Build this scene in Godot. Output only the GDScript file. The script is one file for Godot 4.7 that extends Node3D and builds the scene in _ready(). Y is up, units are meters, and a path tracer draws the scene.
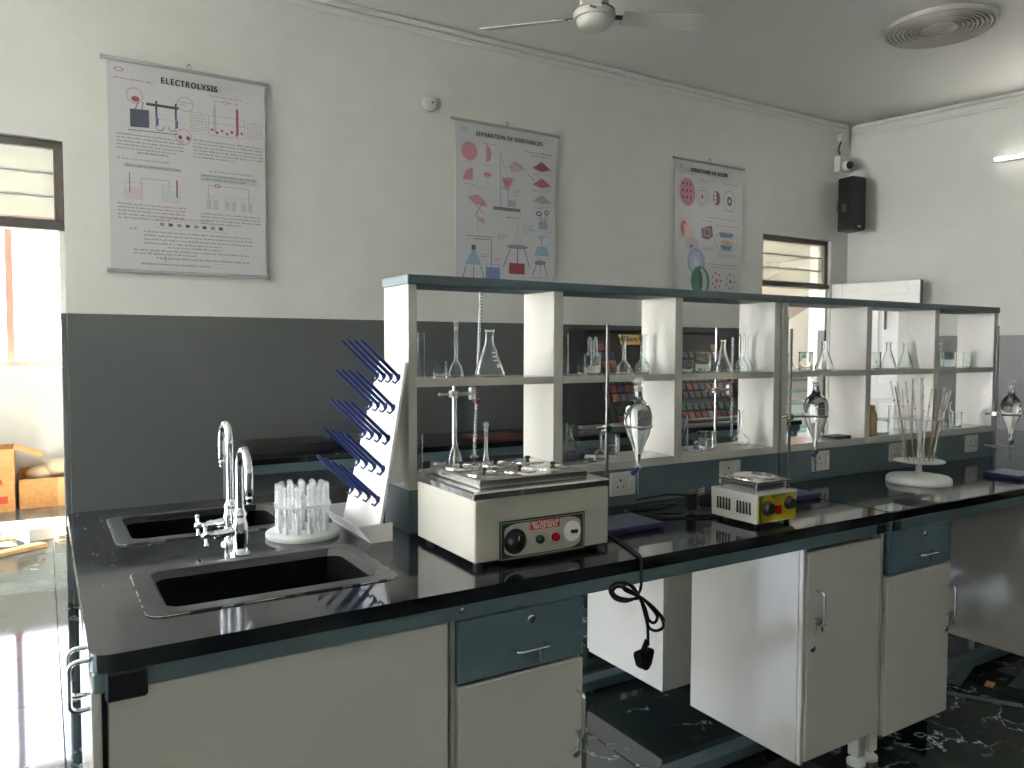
extends Node3D
# A school chemistry laboratory: island bench with a reagent rack, sinks, apparatus and posters on the wall behind.

const TOP := 0.85          # height of the worktop
const WZ := -3.22          # room face of the back wall
const CEIL := 3.486
const TURN := 0.192        # the right-hand wall is not square to the back wall
const CORNER := Vector3(6.573, 0, -3.22)

var M := {}
var used := {}
var rng := RandomNumberGenerator.new()


# ---------------------------------------------------------------- mesh builder
class MB:
	var v := PackedVector3Array()
	var n := PackedVector3Array()
	var u := PackedVector2Array()
	var t := Transform3D.IDENTITY

	func tri(a, b, c, na, nb, nc, ua := Vector2.ZERO, ub := Vector2.ZERO, uc := Vector2.ZERO):
		var A = t * a
		var B = t * b
		var C = t * c
		var NA = (t.basis * na).normalized()
		var NB = (t.basis * nb).normalized()
		var NC = (t.basis * nc).normalized()
		if (B - A).cross(C - A).dot(NA + NB + NC) > 0.0:
			v.append_array([A, C, B])
			n.append_array([NA, NC, NB])
			u.append_array([ua, uc, ub])
		else:
			v.append_array([A, B, C])
			n.append_array([NA, NB, NC])
			u.append_array([ua, ub, uc])

	func quad(a, b, c, d, nn = null, uv := [Vector2(0, 0), Vector2(1, 0), Vector2(1, 1), Vector2(0, 1)]):
		var m = nn if nn != null else (b - a).cross(c - a).normalized()
		tri(a, b, c, m, m, m, uv[0], uv[1], uv[2])
		tri(a, c, d, m, m, m, uv[0], uv[2], uv[3])

	func box(p: Vector3, q: Vector3, bevel := 0.0):
		var lo := Vector3(minf(p.x, q.x), minf(p.y, q.y), minf(p.z, q.z))
		var hi := Vector3(maxf(p.x, q.x), maxf(p.y, q.y), maxf(p.z, q.z))
		var c := (lo + hi) / 2
		var h := (hi - lo) / 2
		var e := minf(bevel, minf(h.x, minf(h.y, h.z)) * 0.9)
		for ax in 3:
			for s in [-1.0, 1.0]:
				var nn := Vector3.ZERO
				nn[ax] = s
				var a1 := (ax + 1) % 3
				var a2 := (ax + 2) % 3
				var pts := []
				for k in [[-1, -1], [1, -1], [1, 1], [-1, 1]]:
					var w := c
					w[ax] += s * h[ax]
					w[a1] += k[0] * (h[a1] - e)
					w[a2] += k[1] * (h[a2] - e)
					pts.append(w)
				quad(pts[0], pts[1], pts[2], pts[3], nn)
		if e <= 0.0:
			return
		for ax in 3:                                   # edges parallel to ax
			var a1 := (ax + 1) % 3
			var a2 := (ax + 2) % 3
			for s1 in [-1.0, 1.0]:
				for s2 in [-1.0, 1.0]:
					var nn := Vector3.ZERO
					nn[a1] = s1
					nn[a2] = s2
					var pts := []
					for k in [[-1, 0], [1, 0], [1, 1], [-1, 1]]:
						var w := c
						w[ax] += k[0] * (h[ax] - e)
						w[a1] += s1 * (h[a1] - (e if k[1] == 0 else 0.0))
						w[a2] += s2 * (h[a2] - (0.0 if k[1] == 0 else e))
						pts.append(w)
					quad(pts[0], pts[1], pts[2], pts[3], nn.normalized())
		for sx in [-1.0, 1.0]:
			for sy in [-1.0, 1.0]:
				for sz in [-1.0, 1.0]:
					var s := Vector3(sx, sy, sz)
					var nn := s.normalized()
					var k := c + s * h
					tri(k - Vector3(0, sy * e, sz * e), k - Vector3(sx * e, 0, sz * e), k - Vector3(sx * e, sy * e, 0), nn, nn, nn)

	func tube(pts: Array, radius, sides := 10, caps := true):
		var k := pts.size()
		var rs := []
		for i in k:
			rs.append(radius[i] if radius is Array else radius)
		var rings := []
		var norms := []
		var side := Vector3.ZERO
		for i in k:
			var d: Vector3 = (pts[mini(i + 1, k - 1)] - pts[maxi(i - 1, 0)]).normalized()
			if side == Vector3.ZERO:
				side = d.cross(Vector3.UP if absf(d.y) < 0.9 else Vector3.RIGHT).normalized()
			else:
				side = (side - d * side.dot(d)).normalized()
			var up := d.cross(side)
			var ring := []
			var nr := []
			for j in sides:
				var a := TAU * j / sides
				var o := side * cos(a) + up * sin(a)
				ring.append(pts[i] + o * rs[i])
				nr.append(o)
			rings.append(ring)
			norms.append(nr)
		for i in k - 1:
			for j in sides:
				var j2 := (j + 1) % sides
				tri(rings[i][j], rings[i + 1][j], rings[i + 1][j2], norms[i][j], norms[i + 1][j], norms[i + 1][j2])
				tri(rings[i][j], rings[i + 1][j2], rings[i][j2], norms[i][j], norms[i + 1][j2], norms[i][j2])
		if caps:
			for e in [0, k - 1]:
				var d: Vector3 = (pts[1] - pts[0]).normalized() * -1.0 if e == 0 else (pts[k - 1] - pts[k - 2]).normalized()
				for j in sides:
					tri(pts[e], rings[e][j], rings[e][(j + 1) % sides], d, d, d)

	func lathe(prof: Array, seg := 24, at := Vector3.ZERO):
		# prof: Vector2(radius, height), bottom outside first; normals face away from the profile's left
		var m := prof.size()
		var sn := []
		for i in m - 1:
			var d: Vector2 = prof[i + 1] - prof[i]
			sn.append(Vector2(d.y, -d.x).normalized() if d.length() > 1e-7 else Vector2(1, 0))
		for i in m - 1:
			var n0: Vector2 = sn[i]
			var n1: Vector2 = sn[i]
			if i > 0 and sn[i - 1].dot(sn[i]) > 0.6:
				n0 = (sn[i - 1] + sn[i]).normalized()
			if i < m - 2 and sn[i + 1].dot(sn[i]) > 0.6:
				n1 = (sn[i + 1] + sn[i]).normalized()
			for j in seg:
				var a := TAU * j / seg
				var b := TAU * (j + 1) / seg
				var ca := Vector3(cos(a), 0, sin(a))
				var cb := Vector3(cos(b), 0, sin(b))
				var y0: Vector3 = Vector3.UP * prof[i].y
				var y1: Vector3 = Vector3.UP * prof[i + 1].y
				var p0 = at + ca * prof[i].x + y0
				var p1 = at + cb * prof[i].x + y0
				var p2 = at + cb * prof[i + 1].x + y1
				var p3 = at + ca * prof[i + 1].x + y1
				var na0 = ca * n0.x + Vector3.UP * n0.y
				var nb0 = cb * n0.x + Vector3.UP * n0.y
				var na1 = ca * n1.x + Vector3.UP * n1.y
				var nb1 = cb * n1.x + Vector3.UP * n1.y
				if prof[i].x > 1e-6:
					tri(p0, p1, p2, na0, nb0, nb1)
				if prof[i + 1].x > 1e-6:
					tri(p0, p2, p3, na0, nb1, na1)

	func prism(poly: PackedVector2Array, y0: float, y1: float):
		# polygon in x/z, raised from y0 to y1
		var idx := Geometry2D.triangulate_polygon(poly)
		for i in range(0, idx.size(), 3):
			var a := poly[idx[i]]
			var b := poly[idx[i + 1]]
			var c := poly[idx[i + 2]]
			tri(Vector3(a.x, y1, a.y), Vector3(b.x, y1, b.y), Vector3(c.x, y1, c.y), Vector3.UP, Vector3.UP, Vector3.UP)
			tri(Vector3(a.x, y0, a.y), Vector3(b.x, y0, b.y), Vector3(c.x, y0, c.y), Vector3.DOWN, Vector3.DOWN, Vector3.DOWN)
		var ccw := not Geometry2D.is_polygon_clockwise(poly)
		for i in poly.size():
			var a := poly[i]
			var b := poly[(i + 1) % poly.size()]
			var d := (b - a).normalized()
			var o := Vector3(d.y, 0, -d.x) * (1.0 if not ccw else -1.0)
			# test which side is outside
			var mid := (a + b) / 2 + Vector2(o.x, o.z) * 1e-4
			if Geometry2D.is_point_in_polygon(mid, poly):
				o = -o
			quad(Vector3(a.x, y0, a.y), Vector3(b.x, y0, b.y), Vector3(b.x, y1, b.y), Vector3(a.x, y1, a.y), o)

	func ball(at: Vector3, r: float, squash := 1.0):
		var prof := []
		for i in 7:
			var a := -PI / 2 + PI * i / 6
			prof.append(Vector2(maxf(r * cos(a), 0.0), r * sin(a) * squash))
		lathe(prof, 12, at)

	func mesh() -> ArrayMesh:
		var arr := []
		arr.resize(Mesh.ARRAY_MAX)
		arr[Mesh.ARRAY_VERTEX] = v
		arr[Mesh.ARRAY_NORMAL] = n
		arr[Mesh.ARRAY_TEX_UV] = u
		var m := ArrayMesh.new()
		m.add_surface_from_arrays(Mesh.PRIMITIVE_TRIANGLES, arr)
		return m


static func rounded(x0: float, z0: float, x1: float, z1: float, r: float, k := 5) -> PackedVector2Array:
	var out := PackedVector2Array()
	for c in [[x1 - r, z1 - r, 0.0], [x0 + r, z1 - r, PI / 2], [x0 + r, z0 + r, PI], [x1 - r, z0 + r, 1.5 * PI]]:
		for i in k + 1:
			var a: float = c[2] + PI / 2 * i / k
			out.append(Vector2(c[0] + r * cos(a), c[1] + r * sin(a)))
	return out


# ---------------------------------------------------------------- nodes
func numbered(called: String) -> String:
	if not used.has(called):
		used[called] = 0
		return called
	used[called] += 1
	return "%s_%03d" % [called, used[called]]


func tag(o: Node, label: String, category: String, group := "") -> Node:
	o.set_meta("label", label)
	o.set_meta("category", category)
	if group:
		o.set_meta("group", group)
	return o


func thing(called: String, label: String, category: String, at := Vector3.ZERO, turn := 0.0, group := "") -> Node3D:
	var o := Node3D.new()
	o.name = numbered(called)
	add_child(o)
	o.position = at
	o.rotation.y = turn
	tag(o, label, category, group)
	return o


func part(called: String, mb, m: Material, parent: Node, label := "") -> MeshInstance3D:
	var o := MeshInstance3D.new()
	var nm := called
	var k := 0
	while parent.has_node(nm):
		k += 1
		nm = "%s_%03d" % [called, k]
	o.name = nm
	o.mesh = mb if mb is Mesh else mb.mesh()
	o.material_override = m
	parent.add_child(o)
	if label:
		o.set_meta("label", label)
	return o


func struct(called: String, mb, m: Material, parent: Node = null) -> MeshInstance3D:
	var o := MeshInstance3D.new()
	o.name = called
	o.mesh = mb if mb is Mesh else mb.mesh()
	o.material_override = m
	(parent if parent else self).add_child(o, true)
	if parent == null:
		o.set_meta("kind", "structure")
	return o


func dup(o: Node3D, at: Vector3, turn := 0.0, label := "") -> Node3D:
	var base := String(o.name)
	var cut := base.rfind("_0")
	if cut > 0 and base.substr(cut + 1).is_valid_int():
		base = base.substr(0, cut)
	var c: Node3D = o.duplicate()
	c.name = numbered(base)
	add_child(c)
	c.position = at
	c.rotation.y = turn
	if label:
		c.set_meta("label", label)
	return c


func boxm(p: Vector3, q: Vector3, bevel := 0.0) -> MB:
	var b := MB.new()
	b.box(p, q, bevel)
	return b


func textm(s: String, size: float, depth := 0.0015, bold := false) -> TextMesh:
	var tm := TextMesh.new()
	var f := SystemFont.new()
	f.font_names = PackedStringArray(["Droid Sans"])
	if bold:
		f.font_weight = 700
	tm.font = f
	tm.text = s
	tm.font_size = 48
	tm.pixel_size = size / 48.0
	tm.depth = depth
	tm.curve_step = 2.0
	return tm


func text(called: String, s: String, size: float, m: Material, parent: Node, at: Vector3, turn := Vector3.ZERO, squeeze := 1.0) -> MeshInstance3D:
	var o := part(called, textm(s, size, .0015, called == "title"), m, parent)
	o.position = at
	o.rotation = turn
	o.scale.x = squeeze
	return o


# ---------------------------------------------------------------- materials
func mat(c: Color, rough := 0.5, metal := 0.0) -> StandardMaterial3D:
	var m := StandardMaterial3D.new()
	m.albedo_color = c
	m.roughness = rough
	m.metallic = metal
	return m


func noise_tex(freq: float, lo: Color, hi: Color, seed_ := 1, size := 512, octaves := 5, from := 0.3, to := 0.7) -> NoiseTexture2D:
	var f := FastNoiseLite.new()
	f.noise_type = FastNoiseLite.TYPE_SIMPLEX_SMOOTH
	f.frequency = freq
	f.fractal_octaves = octaves
	f.seed = seed_
	var g := Gradient.new()
	g.offsets = PackedFloat32Array([from, to])
	g.colors = PackedColorArray([lo, hi])
	var t := NoiseTexture2D.new()
	t.width = size
	t.height = size
	t.seamless = true
	t.noise = f
	t.color_ramp = g
	return t


func tri_tex(m: StandardMaterial3D, t: Texture2D, metres: float, world := true):
	m.albedo_texture = t
	m.uv1_triplanar = true
	m.uv1_world_triplanar = world
	m.uv1_scale = Vector3.ONE / metres


func marble_image(seed_: int, size: int, base: Color, light: Color, vein: Color) -> ImageTexture:
	var a := FastNoiseLite.new()
	a.seed = seed_
	a.noise_type = FastNoiseLite.TYPE_SIMPLEX_SMOOTH
	a.frequency = 0.0042
	a.fractal_octaves = 5
	a.domain_warp_enabled = true
	a.domain_warp_amplitude = 60.0
	a.domain_warp_frequency = 0.006
	var b := FastNoiseLite.new()
	b.seed = seed_ + 9
	b.frequency = 0.012
	b.fractal_octaves = 5
	var c := FastNoiseLite.new()
	c.seed = seed_ + 21
	c.frequency = 0.004
	c.fractal_octaves = 2
	var im := Image.create(size, size, false, Image.FORMAT_RGB8)
	for y in size:
		for x in size:
			var r := absf(a.get_noise_2d(x, y))
			var w := clampf(1.0 - r * 32.0, 0.0, 1.0) * clampf(c.get_noise_2d(x, y) * 2.6 + 0.75, 0.0, 1.0)
			var k := clampf(b.get_noise_2d(x, y) * 0.9 + 0.4, 0.0, 1.0)
			im.set_pixel(x, y, base.lerp(light, k).lerp(vein, w * 0.95))
	return ImageTexture.create_from_image(im)


func glassm(tint: Color, alpha: float, rough := 0.02) -> StandardMaterial3D:
	var m := mat(Color(tint.r, tint.g, tint.b, alpha), rough)
	m.transparency = BaseMaterial3D.TRANSPARENCY_ALPHA
	return m


func make_materials():
	M.wall = mat(Color(0.815, 0.818, 0.80), 0.55)
	tri_tex(M.wall, noise_tex(0.012, Color(0.988, 0.988, 0.985), Color(1, 1, 1), 3), 1.7)
	M.ceiling = mat(Color(0.79, 0.79, 0.77), 0.8)
	M.dado = mat(Color(0.325, 0.338, 0.342), 0.2)
	tri_tex(M.dado, noise_tex(0.02, Color(0.98, 0.98, 0.98), Color(1, 1, 1), 5, 512, 5, 0.0, 1.0), 1.3)
	M.dado.roughness = 0.32
	M.dado.metallic_specular = 0.42
	M.trim_white = mat(Color(0.86, 0.855, 0.84), 0.4)
	M.frame_brown = mat(Color(0.30, 0.275, 0.26), 0.45)
	M.frame_pink = mat(Color(0.72, 0.55, 0.49), 0.5)
	M.louvre = glassm(Color(0.93, 0.92, 0.85), 0.28, 0.22)
	M.pane = glassm(Color(0.95, 0.97, 0.97), 0.04, 0.0)
	M.granite = mat(Color(1, 1, 1), 0.10)
	M.granite.metallic_specular = 0.6
	tri_tex(M.granite, noise_tex(0.006, Color(0.055, 0.058, 0.068), Color(0.20, 0.206, 0.225), 11, 512, 7, 0.2, 0.9), 0.9)
	M.granite.roughness_texture = noise_tex(0.008, Color(0.45, 0.45, 0.45), Color(1, 1, 1), 12, 512, 6)
	M.granite.roughness = 0.10
	M.blue_grey = mat(Color(0.32, 0.39, 0.41), 0.42)
	M.drawer_blue = mat(Color(0.315, 0.395, 0.435), 0.40)
	M.cream = mat(Color(0.75, 0.745, 0.715), 0.2)
	M.cream.clearcoat_enabled = true
	M.cream.clearcoat = 0.5
	M.cream.clearcoat_roughness = 0.08
	M.gap = mat(Color(0.05, 0.05, 0.05), 0.7)  # near-black colour standing for the shade inside a gap
	M.black = mat(Color(0.035, 0.035, 0.04), 0.4)
	M.rubber = mat(Color(0.03, 0.03, 0.032), 0.55)
	M.chrome = mat(Color(0.86, 0.87, 0.88), 0.07, 1.0)
	M.steel = mat(Color(0.72, 0.71, 0.69), 0.24, 1.0)
	M.steel_bright = mat(Color(0.86, 0.85, 0.83), 0.12, 1.0)
	M.steel_bright.heightmap_enabled = true
	M.steel_bright.heightmap_texture = noise_tex(0.012, Color.BLACK, Color.WHITE, 31, 256, 3)
	M.steel_bright.heightmap_scale = 0.07
	M.steel_bright.uv1_triplanar = true
	M.steel_bright.uv1_scale = Vector3.ONE / 0.35
	M.rod_steel = mat(Color(0.42, 0.41, 0.415), 0.3, 1.0)
	M.alu = mat(Color(0.66, 0.66, 0.66), 0.35, 1.0)
	M.sink = mat(Color(0.028, 0.03, 0.042), 0.6)
	M.sink.metallic_specular = 0.2
	M.sink_rim = mat(Color(0.13, 0.135, 0.145), 0.28)
	M.scale_white = mat(Color(0.66, 0.66, 0.64), 0.8)
	M.water = glassm(Color(1, 1, 1), 0.02, 0.0)
	M.water.refraction_enabled = true
	M.water.refraction_scale = 0.033
	M.plastic_white = mat(Color(0.86, 0.86, 0.85), 0.35)
	M.plastic_board = mat(Color(0.87, 0.865, 0.86), 0.42)
	M.peg_blue = mat(Color(0.05, 0.13, 0.36), 0.3)
	M.base_blue = mat(Color(0.075, 0.10, 0.29), 0.3)
	M.tap_blue = mat(Color(0.05, 0.09, 0.42), 0.35)
	M.glass = glassm(Color(0.97, 0.985, 0.98), 0.0, 0.0)
	M.glass.refraction_enabled = true
	M.glass.refraction_scale = 0.05
	M.glass_white = glassm(Color(0.93, 0.95, 0.95), 0.22, 0.03)
	M.liquid_blue = mat(Color(0.10, 0.17, 0.50), 0.15)
	M.frosted = mat(Color(0.78, 0.79, 0.78), 0.6)
	M.acrylic = glassm(Color(0.9, 0.92, 0.92), 0.4, 0.05)
	M.bath_body = mat(Color(0.68, 0.67, 0.63), 0.38)
	M.label_green = mat(Color(0.03, 0.21, 0.13), 0.4)
	M.label_cream = mat(Color(0.69, 0.67, 0.62), 0.45)
	M.label_red = mat(Color(0.70, 0.08, 0.13), 0.4)
	M.ink_white = mat(Color(0.92, 0.92, 0.90), 0.5)
	M.ink_black = mat(Color(0.10, 0.10, 0.11), 0.6)
	M.lens_green = mat(Color(0.03, 0.33, 0.19), 0.15)
	M.lens_red = mat(Color(0.62, 0.06, 0.09), 0.15)
	M.label_yellow = mat(Color(0.66, 0.60, 0.10), 0.4)
	M.paper_grey = mat(Color(0.26, 0.25, 0.24), 0.7)
	M.plate_body = mat(Color(0.70, 0.695, 0.68), 0.4)
	M.socket = mat(Color(0.74, 0.735, 0.71), 0.35)
	M.cardboard = mat(Color(0.80, 0.58, 0.36), 0.8)
	tri_tex(M.cardboard, noise_tex(0.03, Color(0.92, 0.92, 0.92), Color(1, 1, 1), 41, 256), 0.4)
	M.tape_red = mat(Color(0.72, 0.22, 0.16), 0.6)
	M.plank = mat(Color(0.83, 0.66, 0.46), 0.7)
	M.foam = mat(Color(0.90, 0.89, 0.87), 0.7)
	M.bag = mat(Color(0.78, 0.72, 0.60), 0.4)
	M.fan = mat(Color(0.70, 0.70, 0.67), 0.35)
	M.fan_dark = mat(Color(0.28, 0.27, 0.24), 0.4)
	M.grille = mat(Color(0.62, 0.61, 0.58), 0.5)
	M.rod_grey = mat(Color(0.62, 0.60, 0.61), 0.4)
	M.speaker = mat(Color(0.055, 0.06, 0.065), 0.5)
	M.speaker_grille = mat(Color(0.025, 0.025, 0.027), 0.75)
	M.pvc = mat(Color(0.84, 0.835, 0.81), 0.35)
	M.door = mat(Color(0.88, 0.88, 0.87), 0.28)
	M.folder = mat(Color(0.16, 0.155, 0.155), 0.35)
	M.folder_red = mat(Color(0.33, 0.14, 0.12), 0.5)
	M.bottle_beige = mat(Color(0.74, 0.62, 0.45), 0.5)
	M.clamp_red = mat(Color(0.33, 0.06, 0.07), 0.35)
	M.pipette = glassm(Color(0.90, 0.87, 0.80), 0.3, 0.03)
	M.pipette_amber = glassm(Color(0.66, 0.56, 0.42), 0.6, 0.05)
	M.stone_teal = mat(Color(0.42, 0.55, 0.56), 0.35)
	M.stone_white = mat(Color(0.68, 0.67, 0.64), 0.5)
	M.pink = mat(Color(0.86, 0.60, 0.60), 0.7)
	M.offcut = mat(Color(0.33, 0.40, 0.41), 0.6)
	M.tube_glow = mat(Color(1, 1, 1), 0.4)
	M.tube_glow.emission_enabled = true
	M.tube_glow.emission = Color(1.0, 0.99, 0.96)
	M.tube_glow.emission_energy_multiplier = 3.0
	var mt := marble_image(7, 1024, Color(0.10, 0.135, 0.13), Color(0.20, 0.25, 0.24), Color(0.80, 0.83, 0.81))
	M.tiles = []
	for k in 4:
		var m := mat(Color(1, 1, 1), 0.06)
		m.metallic_specular = 0.6
		m.albedo_texture = mt
		m.uv1_triplanar = true
		m.uv1_scale = Vector3.ONE / 1.7
		m.uv1_offset = Vector3([0.0, 0.5, 0.0, 0.5][k], [0.1, 0.3, 0.6, 0.8][k], [0.0, 0.0, 0.5, 0.5][k])
		M.tiles.append(m)
	M.pale_tile = mat(Color(0.40, 0.45, 0.44), 0.09)
	M.pale_tile.metallic_specular = 0.6
	tri_tex(M.pale_tile, noise_tex(0.008, Color(0.80, 0.84, 0.84), Color(1, 1, 1), 51, 512, 6), 1.2)
	M.concrete = mat(Color(0.735, 0.735, 0.725), 0.9)
	tri_tex(M.concrete, noise_tex(0.02, Color(0.9, 0.9, 0.9), Color(1, 1, 1), 61), 4.0)
	M.grout = mat(Color(0.16, 0.18, 0.18), 0.7)


# ---------------------------------------------------------------- setting
func wall_dir(s: float, y: float, out := 0.0) -> Vector3:
	# a point on the right-hand wall: s metres from the corner, out metres into the room
	return CORNER + Vector3(sin(TURN), 0, cos(TURN)) * s + Vector3(0, y, 0) + Vector3(-cos(TURN), 0, sin(TURN)) * out


func sash(called: String, x0: float, x1: float, y0: float, y1: float, z: float, mullions: Array, m: Material):
	var f := MB.new()
	f.box(Vector3(x0, y0, z - .05), Vector3(x1, y0 + .05, z + .02), .004)
	f.box(Vector3(x0, y1 - .05, z - .05), Vector3(x1, y1, z + .02), .004)
	f.box(Vector3(x0, y0, z - .05), Vector3(x0 + .05, y1, z + .02), .004)
	f.box(Vector3(x1 - .05, y0, z - .05), Vector3(x1, y1, z + .02), .004)
	var w := struct(called, f, m)
	var edges := [x0 + .05] + mullions + [x1 - .05]
	for i in mullions.size():
		struct("mullion", boxm(Vector3(mullions[i] - .03, y0 + .05, z - .04), Vector3(mullions[i] + .03, y1 - .05, z + .02), .004), m, w)
	for i in edges.size() - 1:
		struct("pane", boxm(Vector3(edges[i], y0 + .05, z - .012), Vector3(edges[i + 1], y1 - .05, z - .008)), M.pane, w)


func build_setting():
	# floor: slab and polished marble tiles
	var slab := struct("floor", boxm(Vector3(-7.3, -.2, -3.46), Vector3(9.6, -.011, 6.3)), M.grout)
	struct("floor_verandah", boxm(Vector3(-1.8, -.2, -6.9), Vector3(4.6, -.011, -3.46)), M.grout)
	var proto := boxm(Vector3(-.3985, -.02, -.3985), Vector3(.3985, 0, .3985), .0012).mesh()
	for i in range(-9, 11):
		for j in range(-8, 8):
			var x := i * .8 + .38
			var z := j * .8 + .03
			if z < -3.4 and (x > 1.4 or x < -1.4) or (j > 4 and (i < -5 or i > 6)):
				continue
			var o := struct("tile", proto, M.pale_tile if z < -3.5 else M.tiles[absi(i * 7 + j * 5 + i * j) % 4], slab)
			o.position = Vector3(x, 0, z)
			o.rotation.y = [0.0, PI / 2, PI, -PI / 2][absi(i * 3 + j * 11) % 4]
	struct("ceiling", boxm(Vector3(-7.3, CEIL, WZ - .24), Vector3(9.6, CEIL + .2, 6.3)), M.ceiling)
	# back wall with two door openings
	var w := MB.new()
	var zb := WZ - .23
	w.box(Vector3(-7.23, 0, zb), Vector3(-6.6, CEIL, WZ))
	w.box(Vector3(-6.6, 2.75, zb), Vector3(-1.5, CEIL, WZ))
	w.box(Vector3(-6.6, 0, zb), Vector3(-1.5, .08, WZ))
	w.box(Vector3(-1.5, 0, zb), Vector3(-.95, CEIL, WZ))
	w.box(Vector3(-.95, 2.445, zb), Vector3(.06, CEIL, WZ))
	w.box(Vector3(.06, 0, zb), Vector3(5.385, CEIL, WZ))
	w.box(Vector3(5.385, 2.39, zb), Vector3(6.325, CEIL, WZ))
	w.box(Vector3(6.325, 0, zb), Vector3(6.9, CEIL, WZ))
	struct("wall_back", w, M.wall)
	var d := MB.new()
	d.box(Vector3(.062, 0, WZ), Vector3(5.383, 1.55, WZ + .004))
	d.box(Vector3(-1.5, 0, WZ), Vector3(-.952, 1.55, WZ + .004))
	d.box(Vector3(.0565, 0, WZ - .23), Vector3(.06, 1.55, WZ + .004))
	d.box(Vector3(-.95, 0, WZ - .23), Vector3(-.9465, 1.55, WZ + .004))
	struct("trim_1", d, M.dado)
	# right-hand wall
	var r := MB.new()
	r.t = Transform3D(Basis(Vector3.UP, TURN), CORNER)
	r.box(Vector3(0, 0, -.05), Vector3(.23, CEIL, 9.8))
	struct("wall_right", r, M.wall)
	var rd := MB.new()
	rd.t = r.t
	rd.box(Vector3(-.004, 0, .01), Vector3(0, 1.49, 9.3))
	struct("trim_2", rd, M.dado)
	# cornices
	var c := MB.new()
	c.box(Vector3(-7.0, CEIL - .035, WZ), Vector3(6.5, CEIL, WZ + .045), .01)
	c.box(Vector3(-7.0, CEIL - .075, WZ), Vector3(6.5, CEIL - .035, WZ + .02), .008)
	struct("trim_3", c, M.wall)
	var c2 := MB.new()
	c2.t = r.t
	c2.box(Vector3(-.03, CEIL - .035, .05), Vector3(0, CEIL, 9.2), .008)
	struct("trim_4", c2, M.wall)
	# left wall with two windows, and the wall behind the camera
	var l := MB.new()
	var y0 := .12
	var y1 := 3.1
	var zs := [-2.9, -1.25, -1.05, .6]
	l.box(Vector3(-7.23, 0, -3.4), Vector3(-7.0, y0, 6.2))
	l.box(Vector3(-7.23, y1, -3.4), Vector3(-7.0, CEIL, 6.2))
	l.box(Vector3(-7.23, y0, -3.4), Vector3(-7.0, y1, zs[0]))
	l.box(Vector3(-7.23, y0, zs[1]), Vector3(-7.0, y1, zs[2]))
	l.box(Vector3(-7.23, y0, zs[3]), Vector3(-7.0, y1, 6.2))
	struct("wall_left", l, M.wall)
	struct("wall_front", boxm(Vector3(-7.23, 0, 6.0), Vector3(9.6, CEIL, 6.25)), M.wall)
	struct("trim_5", boxm(Vector3(-7.0, 0, 5.996), Vector3(8.2, 1.55, 6.0)), M.dado)
	struct("trim_6", boxm(Vector3(-7.0, 0, .66), Vector3(-6.996, 1.55, 5.99)), M.dado)
	for k in 2:
		var a: float = zs[2 * k]
		var b: float = zs[1 + 2 * k]
		var f := MB.new()
		f.box(Vector3(-7.14, y0, a), Vector3(-7.08, y0 + .05, b), .004)
		f.box(Vector3(-7.14, y1 - .05, a), Vector3(-7.08, y1, b), .004)
		for z in [a + .025, (a + b) / 2, b - .025]:
			f.box(Vector3(-7.14, y0, z - .025), Vector3(-7.08, y1, z + .025), .004)
		var win := struct("window_%d" % (k + 1), f, M.trim_white)
		for q in 2:
			struct("pane", boxm(Vector3(-7.112, y0 + .05, a + .05 + q * ((b - a) / 2 - .025)), Vector3(-7.108, y1 - .05, (a + b) / 2 - .025 + q * ((b - a) / 2 - .025))), M.pane, win)
	# door openings: steel frames, louvred lights over them
	doorway("door_1", -.95, .06, 2.445, 2.05, 2.0)
	doorway("door_2", 5.385, 6.325, 2.39, 2.0, 1.955)
	# verandah behind the room
	struct("wall_verandah", verandah(), M.wall)
	struct("ceiling_verandah", boxm(Vector3(-1.8, 3.1, -6.9), Vector3(4.6, 3.25, WZ - .235)), M.ceiling)
	sash("window_5", -6.6, -1.5, .08, 2.75, WZ - .1, [-5.35, -4.05, -2.75], M.trim_white)
	sash("window_3", -1.5, .55, 1.2, 2.55, -6.75, [-.99, -.29], M.frame_pink)
	sash("window_4", 1.4, 3.4, 1.2, 2.55, -6.75, [2.1, 2.8], M.frame_pink)
	build_stairs()
	# unseen pale concrete yard, added to bounce sunlight up through the windows
	var yard := MB.new()
	yard.box(Vector3(-70, -.6, -60), Vector3(-7.24, -.3, 60))
	yard.box(Vector3(-7.24, -.6, -60), Vector3(60, -.3, -9.3))
	yard.box(Vector3(-7.24, -.6, -9.3), Vector3(-1.82, -.3, -3.47))
	struct("added_ground", yard, M.concrete)


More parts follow.
